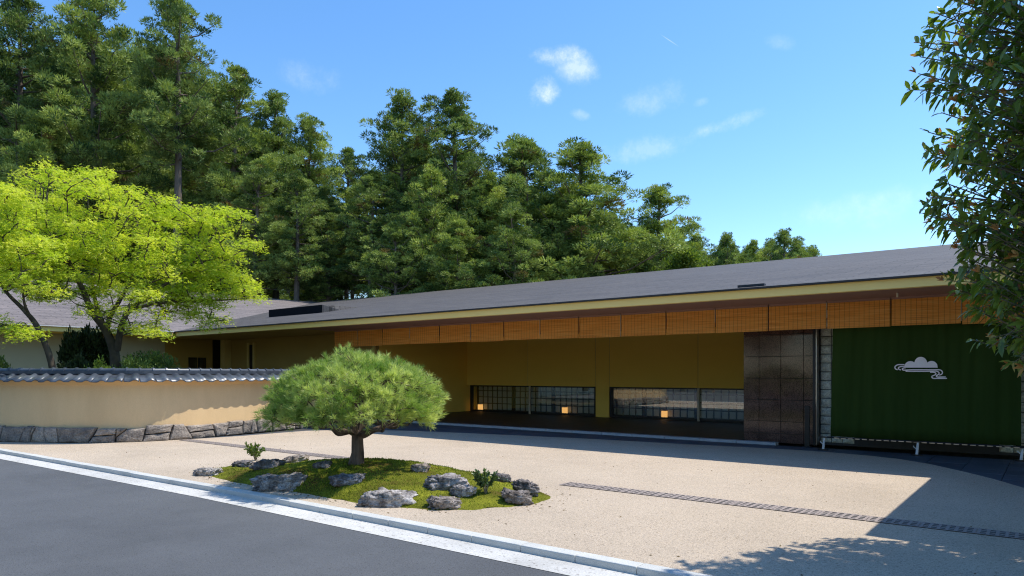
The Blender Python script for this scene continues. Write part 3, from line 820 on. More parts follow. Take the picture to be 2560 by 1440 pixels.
# ------------------------------------------------------------------ bamboo blinds
ordinal = ['first', 'second', 'third', 'fourth', 'fifth', 'sixth', 'seventh', 'eighth', 'ninth', 'tenth', 'eleventh', 'twelfth', 'thirteenth', 'fourteenth', 'fifteenth', 'sixteenth', 'seventeenth', 'eighteenth']
BLX = [-19.92, -18.68, -17.42, -16.13, -14.84, -13.57, -12.31, -11.05, -9.80, -8.56, -7.33, -6.11, -4.91, -3.71, -2.52, -1.34, -0.12]
rb = random.Random(4)
BLY = 15.5
for i, (a, c) in enumerate(zip(BLX, BLX[1:])):
    zb = 2.545 + rb.uniform(-0.012, 0.012)
    r = empty('bamboo_blind', ((a+c)/2, BLY, 3.09), 'orange bamboo blind, %s from the far left end of the eave' % ordinal[i], 'blind', 'bamboo blinds hanging in a row under the eave')
    b = MB(); n = 6
    yv = [rb.uniform(-0.006, 0.006) for _ in range(n + 1)]
    x0, x1 = a + 0.012, c - 0.012
    vs = []
    for y_ in (0.0, 0.006):
        for q in range(n + 1):
            z = 3.075 + (zb + 0.03 - 3.075) * q / n
            vs += [(x0, BLY + yv[q] + y_, z), (x1, BLY + yv[q] * 0.6 + y_, z)]
    m = 2 * (n + 1)
    fs = [(2*q, 2*q+1, 2*q+3, 2*q+2) for q in range(n)] + [(m+2*q, m+2*q+2, m+2*q+3, m+2*q+1) for q in range(n)]
    fs += [(2*q, 2*q+2, m+2*q+2, m+2*q) for q in range(n)] + [(2*q+1, m+2*q+1, m+2*q+3, 2*q+3) for q in range(n)]
    b.add(vs, fs); b.build('slat_sheet', M['blind'], r)
    b = MB(); b.box(x0, x1, BLY - 0.008, BLY + 0.014, zb, zb + 0.028); b.build('bottom_rail', M['blind'], r)
    b = MB(); b.box(x0, x1, BLY - 0.015, BLY + 0.02, 3.077, 3.119); b.build('head_rail', M['soffit'], r)
    b = MB(); b.tube([(c - 0.004, BLY - 0.012, 3.09), (c - 0.004, BLY - 0.012, zb + rb.uniform(0.0, 0.3))], 0.006, 5); b.build('cord', M['frame_dark'] if i % 2 else M['frame_pale'], r)

# ------------------------------------------------------------------ green curtain with the cloud emblem
CYY = 15.78
cx0, cx1 = on_y(2084, CYY), on_y(2553, CYY)
cur = empty('entrance_curtain', ((cx0+cx1)/2, CYY, 0.25), 'large dark green entrance curtain bearing a white cloud emblem', 'curtain')
b = MB(); nu, nv = 180, 10
def fold(u, v): return 0.75 * (0.022 * math.sin(u * 41 + 0.6) * (0.5 + 0.5 * math.sin(u * 9)) + 0.014 * math.sin(u * 97 + 2 * v) + 0.03 * math.sin(u * 14 + 1.0) * v + 0.016 * noise.noise(Vector((u * 23, v * 1.5, 2))))
zt, zb = 2.98, 0.285
vs = []
for j in range(nv + 1):
    for i in range(nu + 1):
        u, v = i / nu, j / nv
        xx = cx0 + (cx1 - cx0) * u - 0.06 * v * (1 - u)
        vs.append((xx, CYY + fold(u, v) - 0.04, zt + (zb - zt) * v))
fs = [(j*(nu+1)+i, (j+1)*(nu+1)+i, (j+1)*(nu+1)+i+1, j*(nu+1)+i+1) for j in range(nv) for i in range(nu)]
b.add(vs, fs); cl = b.build('cloth', M['curtain'], cur, smooth=True)
sol = cl.modifiers.new('thickness', 'SOLIDIFY'); sol.thickness = 0.006
b = MB(); b.tube([(cx0 - 0.12, CYY - 0.03, 0.262), (cx1 + 0.12, CYY - 0.03, 0.262)], 0.018, 8); b.build('bottom_pole', M['black_metal'], cur)
b = MB(); b.tube([(cx0 - 0.05, CYY - 0.03, 2.99), (cx1 + 0.1, CYY - 0.03, 2.99)], 0.02, 8); b.build('top_pole', M['black_metal'], cur)
nl = 24
for k in range(nl):
    xx = cx0 + (cx1 - cx0) * (k + 0.5) / nl
    b = MB(); b.box(xx - 0.045, xx + 0.045, CYY - 0.053, CYY - 0.049, 0.246, 0.262); b.build('hem_loop', M['steel'], cur)
# emblem: flat cut-out plate pinned to the cloth
EMY = CYY - 0.105
def em(x, y):
    px, py = 2180 + x / 9.846, 850 + y / 9.846
    r = (px - CX) / F_PX; d = EMY / (r * sY + cY)
    return (r * d * cY - d * sY, EYE + (HY - py) / F_PX * d)
eb = MB()
def strip2(L, R):
    n = len(L)
    vs = [(p[0], EMY, p[1]) for p in L] + [(p[0], EMY, p[1]) for p in R] + [(p[0], EMY + 0.012, p[1]) for p in L] + [(p[0], EMY + 0.012, p[1]) for p in R]
    fs = []
    for i in range(n - 1):
        fs += [(i, i+1, n+i+1, n+i), (2*n+i, 3*n+i, 3*n+i+1, 2*n+i+1), (i, 2*n+i, 2*n+i+1, i+1), (n+i, n+i+1, 3*n+i+1, 3*n+i)]
    fs += [(0, n, 3*n, 2*n), (n-1, 3*n-1, 4*n-1, 2*n-1)]
    eb.add(vs, fs)
circ = [(945, 672, 152), (1200, 572, 157), (1465, 668, 152)]
Lp, Rp = [], []
for k in range(84):
    x = 797 + (1617 - 797) * k / 83
    yt = min([cy - math.sqrt(max(r*r - (x-cx)**2, 0)) if abs(x-cx) < r else 680 for cx, cy, r in circ] + [676])
    Lp.append(em(x, yt)); Rp.append(em(x, 681))
strip2(Lp, Rp)
def stroke(pts, w=27):
    c = catmull([(p[0], p[1], 0) for p in pts], 6)
    Lq, Rq = [], []
    for i, p in enumerate(c):
        a = c[max(i-1, 0)]; e = c[min(i+1, len(c)-1)]
        d = (e - a).normalized(); nrm = Vector((-d.y, d.x, 0)) * (w / 2)
        Lq.append(em(p.x - nrm.x, p.y - nrm.y)); Rq.append(em(p.x + nrm.x, p.y + nrm.y))
    strip2(Lq, Rq)
stroke([(800, 606), (720, 606), (640, 608), (585, 635), (563, 672), (580, 712), (628, 732)])
stroke([(800, 648), (720, 652), (668, 668), (648, 692), (665, 722), (712, 736)])
stroke([(822, 684), (780, 688), (748, 708), (758, 734), (800, 742), (1000, 733), (1400, 733), (1640, 733), (1705, 752), (1733, 795), (1715, 840), (1655, 864)])
stroke([(828, 768), (1000, 770), (1300, 770), (1560, 765), (1630, 785), (1652, 820), (1620, 858), (1585, 884), (1600, 908), (1650, 912), (1810, 910)])
stroke([(1430, 790), (1500, 792), (1555, 806), (1572, 840), (1530, 868), (1480, 890), (1475, 920), (1510, 943), (1600, 945), (1845, 944)])
ob = eb.build('cloud_emblem', M['emblem'], cur)
b = MB()
for (x, z) in (em(1200, 600), em(1100, 745)):
    b.box(x - 0.01, x + 0.01, EMY + 0.013, EMY + 0.09, z - 0.01, z + 0.01)
b.build('pin', M['black_metal'], cur)
for k, (px, py) in enumerate(((2058, 1125), (2292, 1139), (2553, 1153))):
    p = at(px, py)
    r = empty('pole_stand', (p.x, p.y, 0), ['white pole stand at the end of the curtain next to the granite pier', 'white pole stand under the middle of the green curtain', 'white pole stand at the right hand end of the green curtain'][k], 'stand', 'stands holding the curtain pole')
    b = MB(); b.prism([(p.x + 0.10*math.cos(t*math.pi/6), p.y + 0.10*math.sin(t*math.pi/6)) for t in range(12)], 0.0, 0.025); b.build('base', M['black_metal'], r)
    b = MB(); b.tube([(p.x, p.y, 0.02), (p.x + 0.02, p.y, 0.26)], [0.026, 0.020], 8); b.build('post', M['white_metal'], r)
    b = MB(); b.tube([(p.x + 0.008, p.y - 0.01, 0.12), (p.x - 0.05, p.y - 0.02, 0.17), (p.x - 0.055, p.y - 0.02, 0.19)], 0.010, 6); b.build('peg', M['white_metal'], r)
    b = MB(); b.box(p.x - 0.075, p.x + 0.075, p.y - 0.03, p.y + 0.03, 0.262, 0.285); b.build('cradle', M['black_metal'], r)

b = MB(); q = (on_y(2018, 16.1), 16.1)
r = empty('sign_post', (q[0], q[1], 0), 'slim dark upright post standing in front of the granite pier', 'post')
b.box(q[0] - 0.05, q[0] + 0.05, q[1] - 0.03, q[1] + 0.03, 0.012, 0.90); b.build('post', M['frame_dark'], r, bevel=0.004)
b = MB(); b.box(q[0] - 0.09, q[0] + 0.09, q[1] - 0.06, q[1] + 0.06, 0, 0.012); b.build('base_plate', M['black_metal'], r)

# lanterns behind the glass
for k, px in enumerate((1201, 1412, 1661)):
    y = BY + 0.40
    x = on_y(px, y)
    r = empty('paper_lantern', (x, y, 0.045), ['glowing paper lantern nearest the dark side wall, in the first low window', 'glowing paper lantern in the first low window, beside the ochre pier', 'glowing paper lantern in the second low window, near the granite pier'][k], 'lantern', 'lit lanterns behind the low windows')
    b = MB(); b.box(x - 0.078, x + 0.078, y - 0.078, y + 0.078, 0.085, 0.33); b.build('shade', M['lantern'], r)
    b = MB(); b.box(x - 0.09, x + 0.09, y - 0.09, y + 0.09, 0.045, 0.083); b.box(x - 0.085, x + 0.085, y - 0.085, y + 0.085, 0.331, 0.345); b.build('frame', M['frame_dark'], r)

# ------------------------------------------------------------------ moss island, rocks, pine
ISL = [(-11.15, 6.15), (-10.5, 5.75), (-9.8, 5.62), (-9.05, 5.60), (-8.06, 5.64), (-6.9, 5.64), (-6.15, 5.74), (-5.5, 6.05), (-5.2, 6.45), (-5.02, 6.95), (-5.15, 7.4), (-5.75, 7.85), (-6.6, 8.12), (-7.6, 8.22), (-8.7, 8.1), (-9.8, 7.75), (-10.8, 7.2), (-11.25, 6.65)]
isl = [(p.x, p.y) for p in catmull([(a, c, 0) for a, c in ISL] + [(ISL[0][0], ISL[0][1], 0)], 6)[:-1]]
IC = Vector((-8.0, 6.85, 0))
def mound_h(x, y):
    # distance factor 0 centre .. 1 rim
    dx, dy = x - IC.x, y - IC.y
    a = math.atan2(dy, dx) % (2*math.pi)
    R = isl_r(a); k = min(math.hypot(dx, dy) / R, 1.0)
    tl_ = min(max((-dx - 0.5) / 2.2, 0), 1); tl_ = tl_ * tl_ * (3 - 2 * tl_)
    h = 0.27 * (1 - k**2.0)**0.85 * (1.0 - 0.45 * max(0, dx) / 3.0) * (1 - 0.72 * tl_)
    h += (0.035 * noise.noise(Vector((x*2.2, y*2.2, 0))) + 0.022 * noise.noise(Vector((x*7, y*7, 3))) + 0.012 * noise.noise(Vector((x*17, y*17, 7)))) * min(1, (1-k)*6)
    return max(h, 0) + 0.03 * min(1, (1-k)*8)
ANG = sorted([(math.atan2(p[1]-IC.y, p[0]-IC.x) % (2*math.pi), math.hypot(p[0]-IC.x, p[1]-IC.y)) for p in isl])
AA = [a for a, _ in ANG]; RR = [r for _, r in ANG]
def isl_r(a):
    return float(np.interp(a, [AA[-1] - 2*math.pi] + AA + [AA[0] + 2*math.pi], [RR[-1]] + RR + [RR[0]]))
mr = empty('moss_island', (IC.x, IC.y, 0), 'low mossy green mound under the rounded pine in the court', 'moss bed')
b = MB(); nr, na = 46, 200
vs = [(IC.x, IC.y, mound_h(IC.x, IC.y))]
for i in range(1, nr + 1):
    for j in range(na):
        a = 2*math.pi*j/na; R = isl_r(a) * i / nr * (1 + (0.05 * noise.noise(Vector((math.cos(a)*14, math.sin(a)*9, 1))) if i == nr else 0))
        x, y = IC.x + R*math.cos(a), IC.y + R*math.sin(a)
        vs.append((x, y, mound_h(x, y) if i < nr else 0.0))
fs = [(0, 1 + j, 1 + (j+1) % na) for j in range(na)]
fs += [(1+(i-1)*na+j, 1+i*na+j, 1+i*na+(j+1) % na, 1+(i-1)*na+(j+1) % na) for i in range(1, nr) for j in range(na)]
b.add(vs, fs); b.build('moss_cushion', M['moss'], mr, smooth=True)
rng = np.random.default_rng(11)
pts = []
while len(pts) < 26000:
    a = rng.uniform(0, 2*math.pi); k = math.sqrt(rng.uniform(0, 0.98)); R = isl_r(a) * k
    x, y = IC.x + R*math.cos(a), IC.y + R*math.sin(a); pts.append((x, y, mound_h(x, y) - 0.004))
P = np.array(pts) - np.array([IC.x, IC.y, 0])
D = rng.normal(size=P.shape) * 0.55 + np.array([0, 0, 0.8])
V, Fq = kites(P, D, rng.uniform(0.012, 0.034, len(P)), 0.005, rng)
tn = np.array([0.5 + 0.9 * noise.noise(Vector((p[0]*1.6, p[1]*1.6, 9))) for p in pts]) + rng.uniform(-0.25, 0.25, len(P))
nb = NP(); nb.add(V, Fq, np.repeat(np.clip(tn, 0, 1), 4)); o = link('moss_blades', nb.mesh('moss_blades', M['moss_fuzz']), mr); o['kind'] = 'stuff'

def rock(px0, px1, pyt, pyb, zg, seed, label, tint=(1, 1, 1), dep=0.75, flat=1.0):
    w_px, h_px = px1 - px0, pyb - pyt
    mx_ = (px0 + px1) / 2; px0, px1 = mx_ + (px0 - mx_) * 0.78, mx_ + (px1 - mx_) * 0.78
    for _ in range(5):
        q = at((px0 + px1) / 2, pyb, zg); zg = 0.5 * zg + 0.5 * (mound_h(q.x, q.y) if inside((q.x, q.y), isl) else 0.0)
    p = at((px0 + px1) / 2, pyb, zg)
    d = F_PX * (EYE - zg) / (pyb - HY)
    w = w_px / F_PX * d; h = h_px / F_PX * d * 0.92
    fwd = Vector((-sY, cY, 0))
    c = p + fwd * (w * dep * 0.40)
    # local right axis is the picture's right so that the outline keeps its proportions
    r = random.Random(seed)
    bm = bmesh.new(); bmesh.ops.create_icosphere(bm, subdivisions=5, radius=1.0)
    ox = Vector((seed * 3.7, seed * 1.3, seed * 0.7))
    for v in bm.verts:
        q = v.co.copy()
        # blocky body
        e = 0.62
        q = Vector((math.copysign(abs(q.x)**e, q.x), math.copysign(abs(q.y)**e, q.y), math.copysign(abs(q.z)**e, q.z)))
        qq = Vector((q.x, q.y * dep, q.z * min(1.0, h / w * 1.15)))
        n1 = noise.noise(qq * 1.3 + ox); n2 = noise.noise(qq * 3.0 + ox); n3 = abs(noise.noise(qq * 5.5 + ox)); n4 = noise.noise(qq * 12 + ox)
        n5 = abs(noise.noise(Vector((qq.x * 4.0 + qq.z * 2, qq.y * 4.0, qq.z * 5.0)) + ox))
        k = 0.86 + 0.32 * n1 + 0.20 * n2 - 0.34 * (0.22 - n3) + 0.10 * n4 - 0.20 * max(0, 0.12 - n5)
        q *= k
        if q.z > 0: q.z *= 1 + 0.25 * r_lean(seed, q.x)
        v.co = Vector((q.x * w * 0.54, q.y * w * dep * 0.52, q.z * h * 0.55 + h * 0.34))
        if v.co.z < -0.06: v.co.z = -0.06
    me = bpy.data.meshes.new('rock'); bm.to_mesh(me); bm.free()
    me.materials.append(M['rock']); me.polygons.foreach_set('use_smooth', [True] * len(me.polygons))
    o = link('rock', me, None, (c.x, c.y, zg), (0, 0, YAW))
    o.color = (*tint, 1)
    tag(o, label, 'rock', 'weathered garden rocks on the moss island')
def r_lean(seed, x): return math.sin(seed * 12.9) * x
DK = (0.62, 0.60, 0.62); PL = (1.25, 1.24, 1.24); WM = (1.05, 0.96, 0.88)
rock(480, 541, 1168, 1191, 0.0, 1, 'low pale flat rock at the far left tip of the moss island', PL)
rock(578, 628, 1149, 1169, 0.03, 2, 'small dark rock just left of the leafy shrub on the moss', DK)
rock(622, 692, 1145, 1175, 0.03, 3, 'dark pitted rock at the foot of the left leafy shrub', DK)
rock(703, 767, 1136, 1161, 0.03, 4, 'brownish angular rock behind the moss, left of the pine trunk', WM)
rock(783, 824, 1150, 1171, 0.10, 5, 'small grey rock close to the left of the pine trunk', DK)
rock(628, 756, 1180, 1229, 0.02, 6, 'large long grey rock by the kerb at the left of the island', (0.95, 0.93, 0.92), 0.6)
rock(820, 902, 1184, 1215, 0.12, 7, 'mid sized dark grey rock in the moss below the pine trunk', (0.75, 0.75, 0.80))
rock(1026, 1070, 1157, 1180, 0.08, 8, 'small tan rock on the crest of moss right of the pine', WM)
rock(1060, 1168, 1184, 1226, 0.05, 9, 'broad pale grey rock in the middle right of the moss', (1.05, 1.03, 1.05))
rock(1128, 1188, 1210, 1242, 0.04, 10, 'low pale rock spilling down in front of the broad grey rock', (1.05, 1.05, 1.08))
rock(902, 1029, 1219, 1269, 0.0, 11, 'largest pale rock at the front edge of the island by the kerb', PL, 0.6)
rock(1075, 1151, 1241, 1274, 0.0, 12, 'small two humped rock at the front right edge of the moss', (0.92, 0.86, 0.82))
rock(1236, 1278, 1182, 1204, 0.03, 13, 'small dark rock peeping out behind the right leafy shrub', DK)
rock(1283, 1347, 1197, 1237, 0.0, 14, 'dark blocky rock standing at the right tip of the island', DK)
rock(1254, 1327, 1219, 1262, 0.0, 15, 'dark ridged rock in front of the blocky one at the right tip', (0.72, 0.68, 0.66))

# pine
TP = Vector((-8.04, 6.67, 0)); gz = mound_h(TP.x, TP.y) - 0.03
pine = empty('pine_tree', (TP.x, TP.y, gz), 'rounded dome shaped pine on the moss island', 'tree')
rng = np.random.default_rng(7)
RT = np.array([cY, sY, 0]); FWD = np.array([-sY, cY, 0]); UP = np.array([0, 0, 1.0])
def pl(l, f, z): return RT * l + FWD * f + UP * z       # local: right, away, up
wood = NP()
tp = [pl(-0.02, 0, -0.08), pl(-0.01, 0, 0.04), pl(0.01, 0, 0.18), pl(0.0, 0, 0.35), pl(0.0, 0.02, 0.55), pl(0.02, 0.03, 0.85), pl(0.0, 0, 1.2)]
V, Fq = tube_np(tp, [0.14, 0.104, 0.083, 0.075, 0.073, 0.06, 0.04], 28)
for i in range(len(V)):
    th_ = (i % 28) / 28 * 2 * math.pi
    ctr = np.array(tp[i // 28]); dv = V[i] - ctr
    V[i] = ctr + dv * (1 + 0.16 * math.sin(th_ * 5 + 2.5 * noise.noise(Vector((V[i][2]*3, th_, 0)))) + 0.10 * noise.noise(Vector((th_*3, V[i][2]*8, 4))))
wood.add(V, Fq)
def wiggle(a, c, n, amp):
    a, c = np.array(a), np.array(c); out = [a + (c - a) * i / n + (rng.normal(size=3) * amp * (0 < i < n)) for i in range(n + 1)]
    return np.array([tuple(v) for v in catmull([tuple(o) for o in out], 4)])
# pads of needles over a dome
ZC, RA, RUP = 0.80, 1.11, 0.69
pads = []
for k in range(52):
    th_ = k * 2.39996; t = (k + 0.5) / 52
    el = math.acos(1 - t * 1.06) if t * 1.06 < 2 else 1.57
    el = min(el, 1.66)
    r = RA * math.sin(el) * (1 + 0.04 * rng.normal()); z = ZC + RUP * math.cos(el) + 0.03 * rng.normal()
    if el > 1.35: z -= rng.uniform(-0.04, 0.08)
    pads.append((pl(r * math.cos(th_) * 1.0, r * math.sin(th_) * 0.95, z), 0.20 + 0.09 * rng.random()))
for k in range(16):   # skirt hanging low at the sides
    th_ = k / 16 * 2 * math.pi + 0.1
    pads.append((pl(0.95 * math.cos(th_), 0.92 * math.sin(th_), 0.77 + 0.05 * rng.normal()), 0.17))
for k in range(12):   # a few inner pads
    th_ = rng.uniform(0, 6.28); r = rng.uniform(0.2, 0.8)
    pads.append((pl(r * math.cos(th_), r * math.sin(th_), ZC + rng.uniform(0.05, 0.55) * (1 - r * 0.5)), 0.26))
ndl = NP()
C_, D_, T_ = [], [], []
hub = [pl(0, 0, 0.50), pl(0.03, 0.03, 0.62), pl(0.0, 0.0, 0.75), pl(0.0, 0.0, 0.95)]
limbs = []
for k in range(11):
    th_ = k / 11 * 2 * math.pi + 0.3
    e = pl(0.70 * math.cos(th_), 0.66 * math.sin(th_), 0.58 + 0.08 * rng.random())
    s0 = pl(0.03 * math.cos(th_), 0.03 * math.sin(th_), rng.uniform(0.40, 0.52))
    m_ = (s0 + e) / 2 + UP * (-0.04 + 0.05 * rng.random())
    pth = np.concatenate([wiggle(s0, m_, 3, 0.03), wiggle(m_, e, 3, 0.035)[1:]])
    wood.tube(pth, np.linspace(0.034, 0.020, len(pth)), 7); limbs.append(pth)
for k in range(5):
    th_ = k / 5 * 6.28; e = pl(0.45 * math.cos(th_), 0.45 * math.sin(th_), 1.25)
    pth = wiggle(pl(0, 0, 0.9), e, 4, 0.04); wood.tube(pth, np.linspace(0.032, 0.014, len(pth)), 6); limbs.append(pth)
allp = np.concatenate(limbs)
for (c, pr) in pads:
    j = np.argmin(np.linalg.norm(allp - c * np.array([0.75, 0.75, 0.92]), axis=1))
    pth = wiggle(allp[j], c - UP * 0.05, 4, 0.035); wood.tube(pth, np.linspace(0.016, 0.007, len(pth)), 5)
    outw = c - np.array([0, 0, 0.55]); outw = outw / np.linalg.norm(outw)
    tone = rng.uniform(0.0, 0.9)
    for q in range(38):
        d = rng.normal(size=3); d /= np.linalg.norm(d)
        if d @ outw < -0.25: d = d - 1.6 * (d @ outw) * outw
        tpos = c + d * pr * (rng.uniform(0.25, 1.0) if q % 12 else rng.uniform(1.0, 1.2)) * np.array([1.1, 1.1, 0.75])
        ax = d * 0.6 + outw * 0.8 + UP * 0.45; ax /= np.linalg.norm(ax)
        if q % 3 == 0: wood.tube(np.array([c - outw * 0.06, (c + tpos) / 2 - UP * 0.01, tpos]), [0.006, 0.004, 0.003], 4)
        nn = 34
        dd = ax[None, :] + rng.normal(size=(nn, 3)) * 0.55
        C_.append(tpos[None, :] + unit(dd) * 0.008 - ax[None, :] * rng.uniform(0, 0.06, (nn, 1))); D_.append(dd); T_.append(np.full(nn, np.clip(tone + rng.normal() * 0.22, 0, 1)))
C_ = np.concatenate(C_); D_ = np.concatenate(D_); T_ = np.concatenate(T_)
V, Fq = kites(C_, D_, rng.uniform(0.07, 0.12, len(C_)), 0.0030, rng, 0.3)
ndl.add(V, Fq, np.repeat(T_, 4))
link('trunk', wood.mesh('pine_trunk', M['bark_pine'], True), pine)
link('crown', ndl.mesh('pine_crown', M['needle']), pine)

# needles and bits of leaf lying about on the court and the moss
rng = np.random.default_rng(17); pts = []
for k in range(420):
    a = rng.uniform(0, 6.2832); R_ = isl_r(a) * (1 + abs(rng.normal()) * 0.10); x, y = IC.x + R_ * math.cos(a), IC.y + R_ * math.sin(a)
    if y > 5.4: pts.append((x, y, 0.008))
for k in range(160):
    pts.append((rng.uniform(-16.5, 0.5), rng.uniform(5.4, 12.5), 0.008))
P = np.array(pts); D = rng.normal(size=P.shape); D[:, 2] *= 0.12
V, Fq = kites(P, D, rng.uniform(0.015, 0.045, len(P)), rng.uniform(0.003, 0.009, len(P)), rng)
lt = NP(); lt.add(V, Fq, np.repeat(rng.uniform(0, 1, len(P)), 4))
M['litter'] = leafmat('dry_litter', (0.10, 0.065, 0.03), (0.26, 0.19, 0.07), 0.1, 0.9, 0.1)
tag(link('leaf_litter', lt.mesh('leaf_litter', M['litter'])), 'scattered dry needles and leaf bits on the gravel court', 'litter', None, 'stuff')

# small leafy shrubs on the island
def leafy_shrub(px, pyt, pyb, zg, wpx, mat, label, seed, nleaf, lf=0.055):
    rng = np.random.default_rng(seed)
    for _ in range(5):
        q = at(px, pyb, zg); zg = 0.5 * zg + 0.5 * (mound_h(q.x, q.y) if inside((q.x, q.y), isl) else 0.0)
    d = F_PX * (EYE - zg) / (pyb - HY); p = at(px, pyb, zg)
    Hs = (pyb - pyt) / F_PX * d; W_ = wpx / F_PX * d / 2
    r = empty('leafy_shrub', p, label, 'shrub')
    st = NP(); lv = NP(); Cs, Ds = [], []
    for k in range(11):
        th_ = rng.uniform(0, 6.28); e = np.array([W_ * 0.85 * math.cos(th_), W_ * 0.85 * math.sin(th_), Hs * rng.uniform(0.55, 0.98)])
        pth = np.array([[0, 0, -0.02], e * [0.25, 0.25, 0.5], e]); st.tube(pth, [0.008, 0.005, 0.003], 5)
        for q in range(nleaf // 11):
            t = rng.uniform(0.4, 1.0); c = e * np.array([t**1.5, t**1.5, t]); Cs.append(c); Ds.append(rng.normal(size=3) * 0.8 + np.array([0, 0, 0.35]) + e / np.linalg.norm(e) * 0.5)
    Cs, Ds = np.array(Cs), np.array(Ds)
    V, Fq = kites(Cs, Ds, rng.uniform(lf * 0.7, lf * 1.2, len(Cs)), lf * 0.27, rng); lv.add(V, Fq, np.repeat(rng.uniform(0, 1, len(Cs)), 4))
    link('stem', st.mesh('shrub_stem', M['twig']), r); link('leaves', lv.mesh('shrub_leaves', mat), r)
leafy_shrub(639, 1104, 1152, 0.06, 54, M['bush'], 'small light green leafy shrub behind the dark rocks, left of the pine', 31, 420)
leafy_shrub(1214, 1171, 1234, 0.05, 66, M['shrub_gloss'], 'small glossy leaved shrub at the right part of the moss island', 32, 560)

# ------------------------------------------------------------------ cedar wood behind the building
def cedar_mesh(seed, H, base, R, nbr=84, dens=1.0, top=1.0):
    rng = np.random.default_rng(seed); tr_, cr = NP(), NP()
    sway = lambda z: np.array([0.25 * math.sin(z * 0.13 + seed), 0.25 * math.cos(z * 0.11 + seed * 2), 0]) * (z / H)
    zs = np.linspace(0, H * 0.985, 14); tp = np.array([sway(z) + [0, 0, z] for z in zs])
    tr_.tube(tp, 0.34 * (1 - zs / H)**0.85 * H / 30 + 0.035, 9)
    Cc, Rc = [], []
    for k in range(nbr):
        t = ((k + rng.uniform(0, 1)) / nbr)
        z = H * (base + (0.985 - base) * t)
        prof = (1 - t**1.9)**0.68 * min(1, 0.6 + t * 2.2)
        if rng.random() < 0.13: continue
        L = R * max(prof, 0.14) * rng.uniform(0.55, 1.18)
        if rng.random() < 0.07: L *= 1.3
        az = k * 2.39996 + rng.uniform(-0.5, 0.5)
        el = math.radians(rng.uniform(-16, 12) + 42 * t)
        dirv = np.array([math.cos(az) * math.cos(el), math.sin(az) * math.cos(el), math.sin(el)])
        s0 = sway(z) + [0, 0, z]; e = s0 + dirv * L + np.array([0, 0, 0.18 * L])
        m_ = s0 + dirv * L * 0.5 - np.array([0, 0, 0.05 * L])
        tr_.tube(np.array([s0, m_, e]), [0.05 + 0.012 * L, 0.03 + 0.006 * L, 0.015], 4)
        nc = max(3, int(L * 2.7 + rng.uniform(0, 2.0)))
        for q in range(nc):
            u = 0.38 + 0.64 * (q + rng.uniform(0.2, 0.8)) / nc if L > 0.9 else rng.uniform(0.3, 1)
            c = s0 + (e - s0) * u + np.array([0, 0, (-0.05 + 0.1 * u) * L]) + rng.normal(size=3) * 0.32 * min(1, L / 2)
            Cc.append(c); Rc.append(rng.uniform(0.24, 0.58) * (1 - 0.32 * t) * R / 3.6)
    for k in range(10):   # top tuft
        z = H * rng.uniform(0.93, 1.0); Cc.append(sway(z) + np.array([rng.normal() * 0.25, rng.normal() * 0.25, z])); Rc.append(0.42)
    for k in range(9):    # dead snags on the bare stem
        z = H * base * rng.uniform(0.35, 1.0); az = rng.uniform(0, 6.28); L = rng.uniform(0.5, 1.8)
        s0 = sway(z) + [0, 0, z]; tr_.tube(np.array([s0, s0 + [math.cos(az) * L, math.sin(az) * L, rng.uniform(-0.4, 0.3)]]), [0.03, 0.012], 4)
    for c, r in zip(Cc, Rc):
        n = int(215 * dens * (r / 0.6)**1.7) + 12
        d = rng.normal(size=(n, 3)); d[:, 2] = d[:, 2] * 0.8 + 0.22; d = unit(d)
        k = rng.uniform(0.5, 0.95, (n, 1))
        P0 = c + d * r * k * np.array([1.05, 1.05, 0.85])
        D0 = d + np.array([0, 0, 0.75]) + rng.normal(size=(n, 3)) * 0.32
        V, Fq = kites(P0, D0, rng.uniform(0.17, 0.34, n), rng.uniform(0.020, 0.040, n), rng)
        tone = np.clip(rng.uniform(0.0, 0.84) + rng.normal(size=n) * 0.10, 0, 0.86)
        if rng.random() < 0.06: tone = np.clip(tone + 0.5, 0, 1)
        cr.add(V, Fq, np.repeat(tone, 4))
    return tr_.mesh('cedar_trunk', M['bark_cedar'], True), cr.mesh('cedar_crown', M['cedar'])

CED = [cedar_mesh(1, 30, 0.45, 3.9), cedar_mesh(2, 30, 0.36, 4.3), cedar_mesh(3, 30, 0.50, 3.5, 70), cedar_mesh(4, 22, 0.22, 4.4, 90), cedar_mesh(5, 22, 0.30, 4.0, 76), cedar_mesh(6, 30, 0.57, 3.6, 62)]
CH = [30, 30, 30, 22, 22, 30]
rg = random.Random(77)
def cedar(px, pyt, d, var, label, group=None, sxy=1.0):
    top = atd(px, pyt, d); h = top.z + 0.16
    s = h / CH[var]
    r = empty('cedar_tree', (top.x, top.y, -0.16), label, 'tree', group or 'cedars of the wood behind the building')
    r.rotation_euler = (0, 0, rg.uniform(0, 6.28))
    sx = (0.5 * s + 0.5) * sxy * 1.15
    r.scale = (sx, sx, s)
    for nm, me in zip(('trunk', 'crown'), CED[var]): link(nm, me, r)
SKY_TREES = [(38, -30, 60, 1, 1.15), (245, -45, 60, 1, 1.1), (441, -14, 58, 5, 1.1), (585, 165, 62, 0, 1.1), (690, 232, 66, 1, 1.0), (775, 296, 68, 1, 0.95), (866, 372, 72, 0, 0.9),
             (1000, 240, 62, 1, 1.12), (1142, 230, 60, 0, 1.2), (1315, 345, 62, 3, 1.45), (1465, 362, 60, 4, 1.5), (1640, 470, 68, 4, 1.2), (1735, 592, 74, 3, 0.8), (1812, 586, 84, 4, 0.8), (1876, 606, 90, 3, 0.8), (1956, 578, 84, 4, 0.85), (2012, 626, 92, 3, 0.8)]
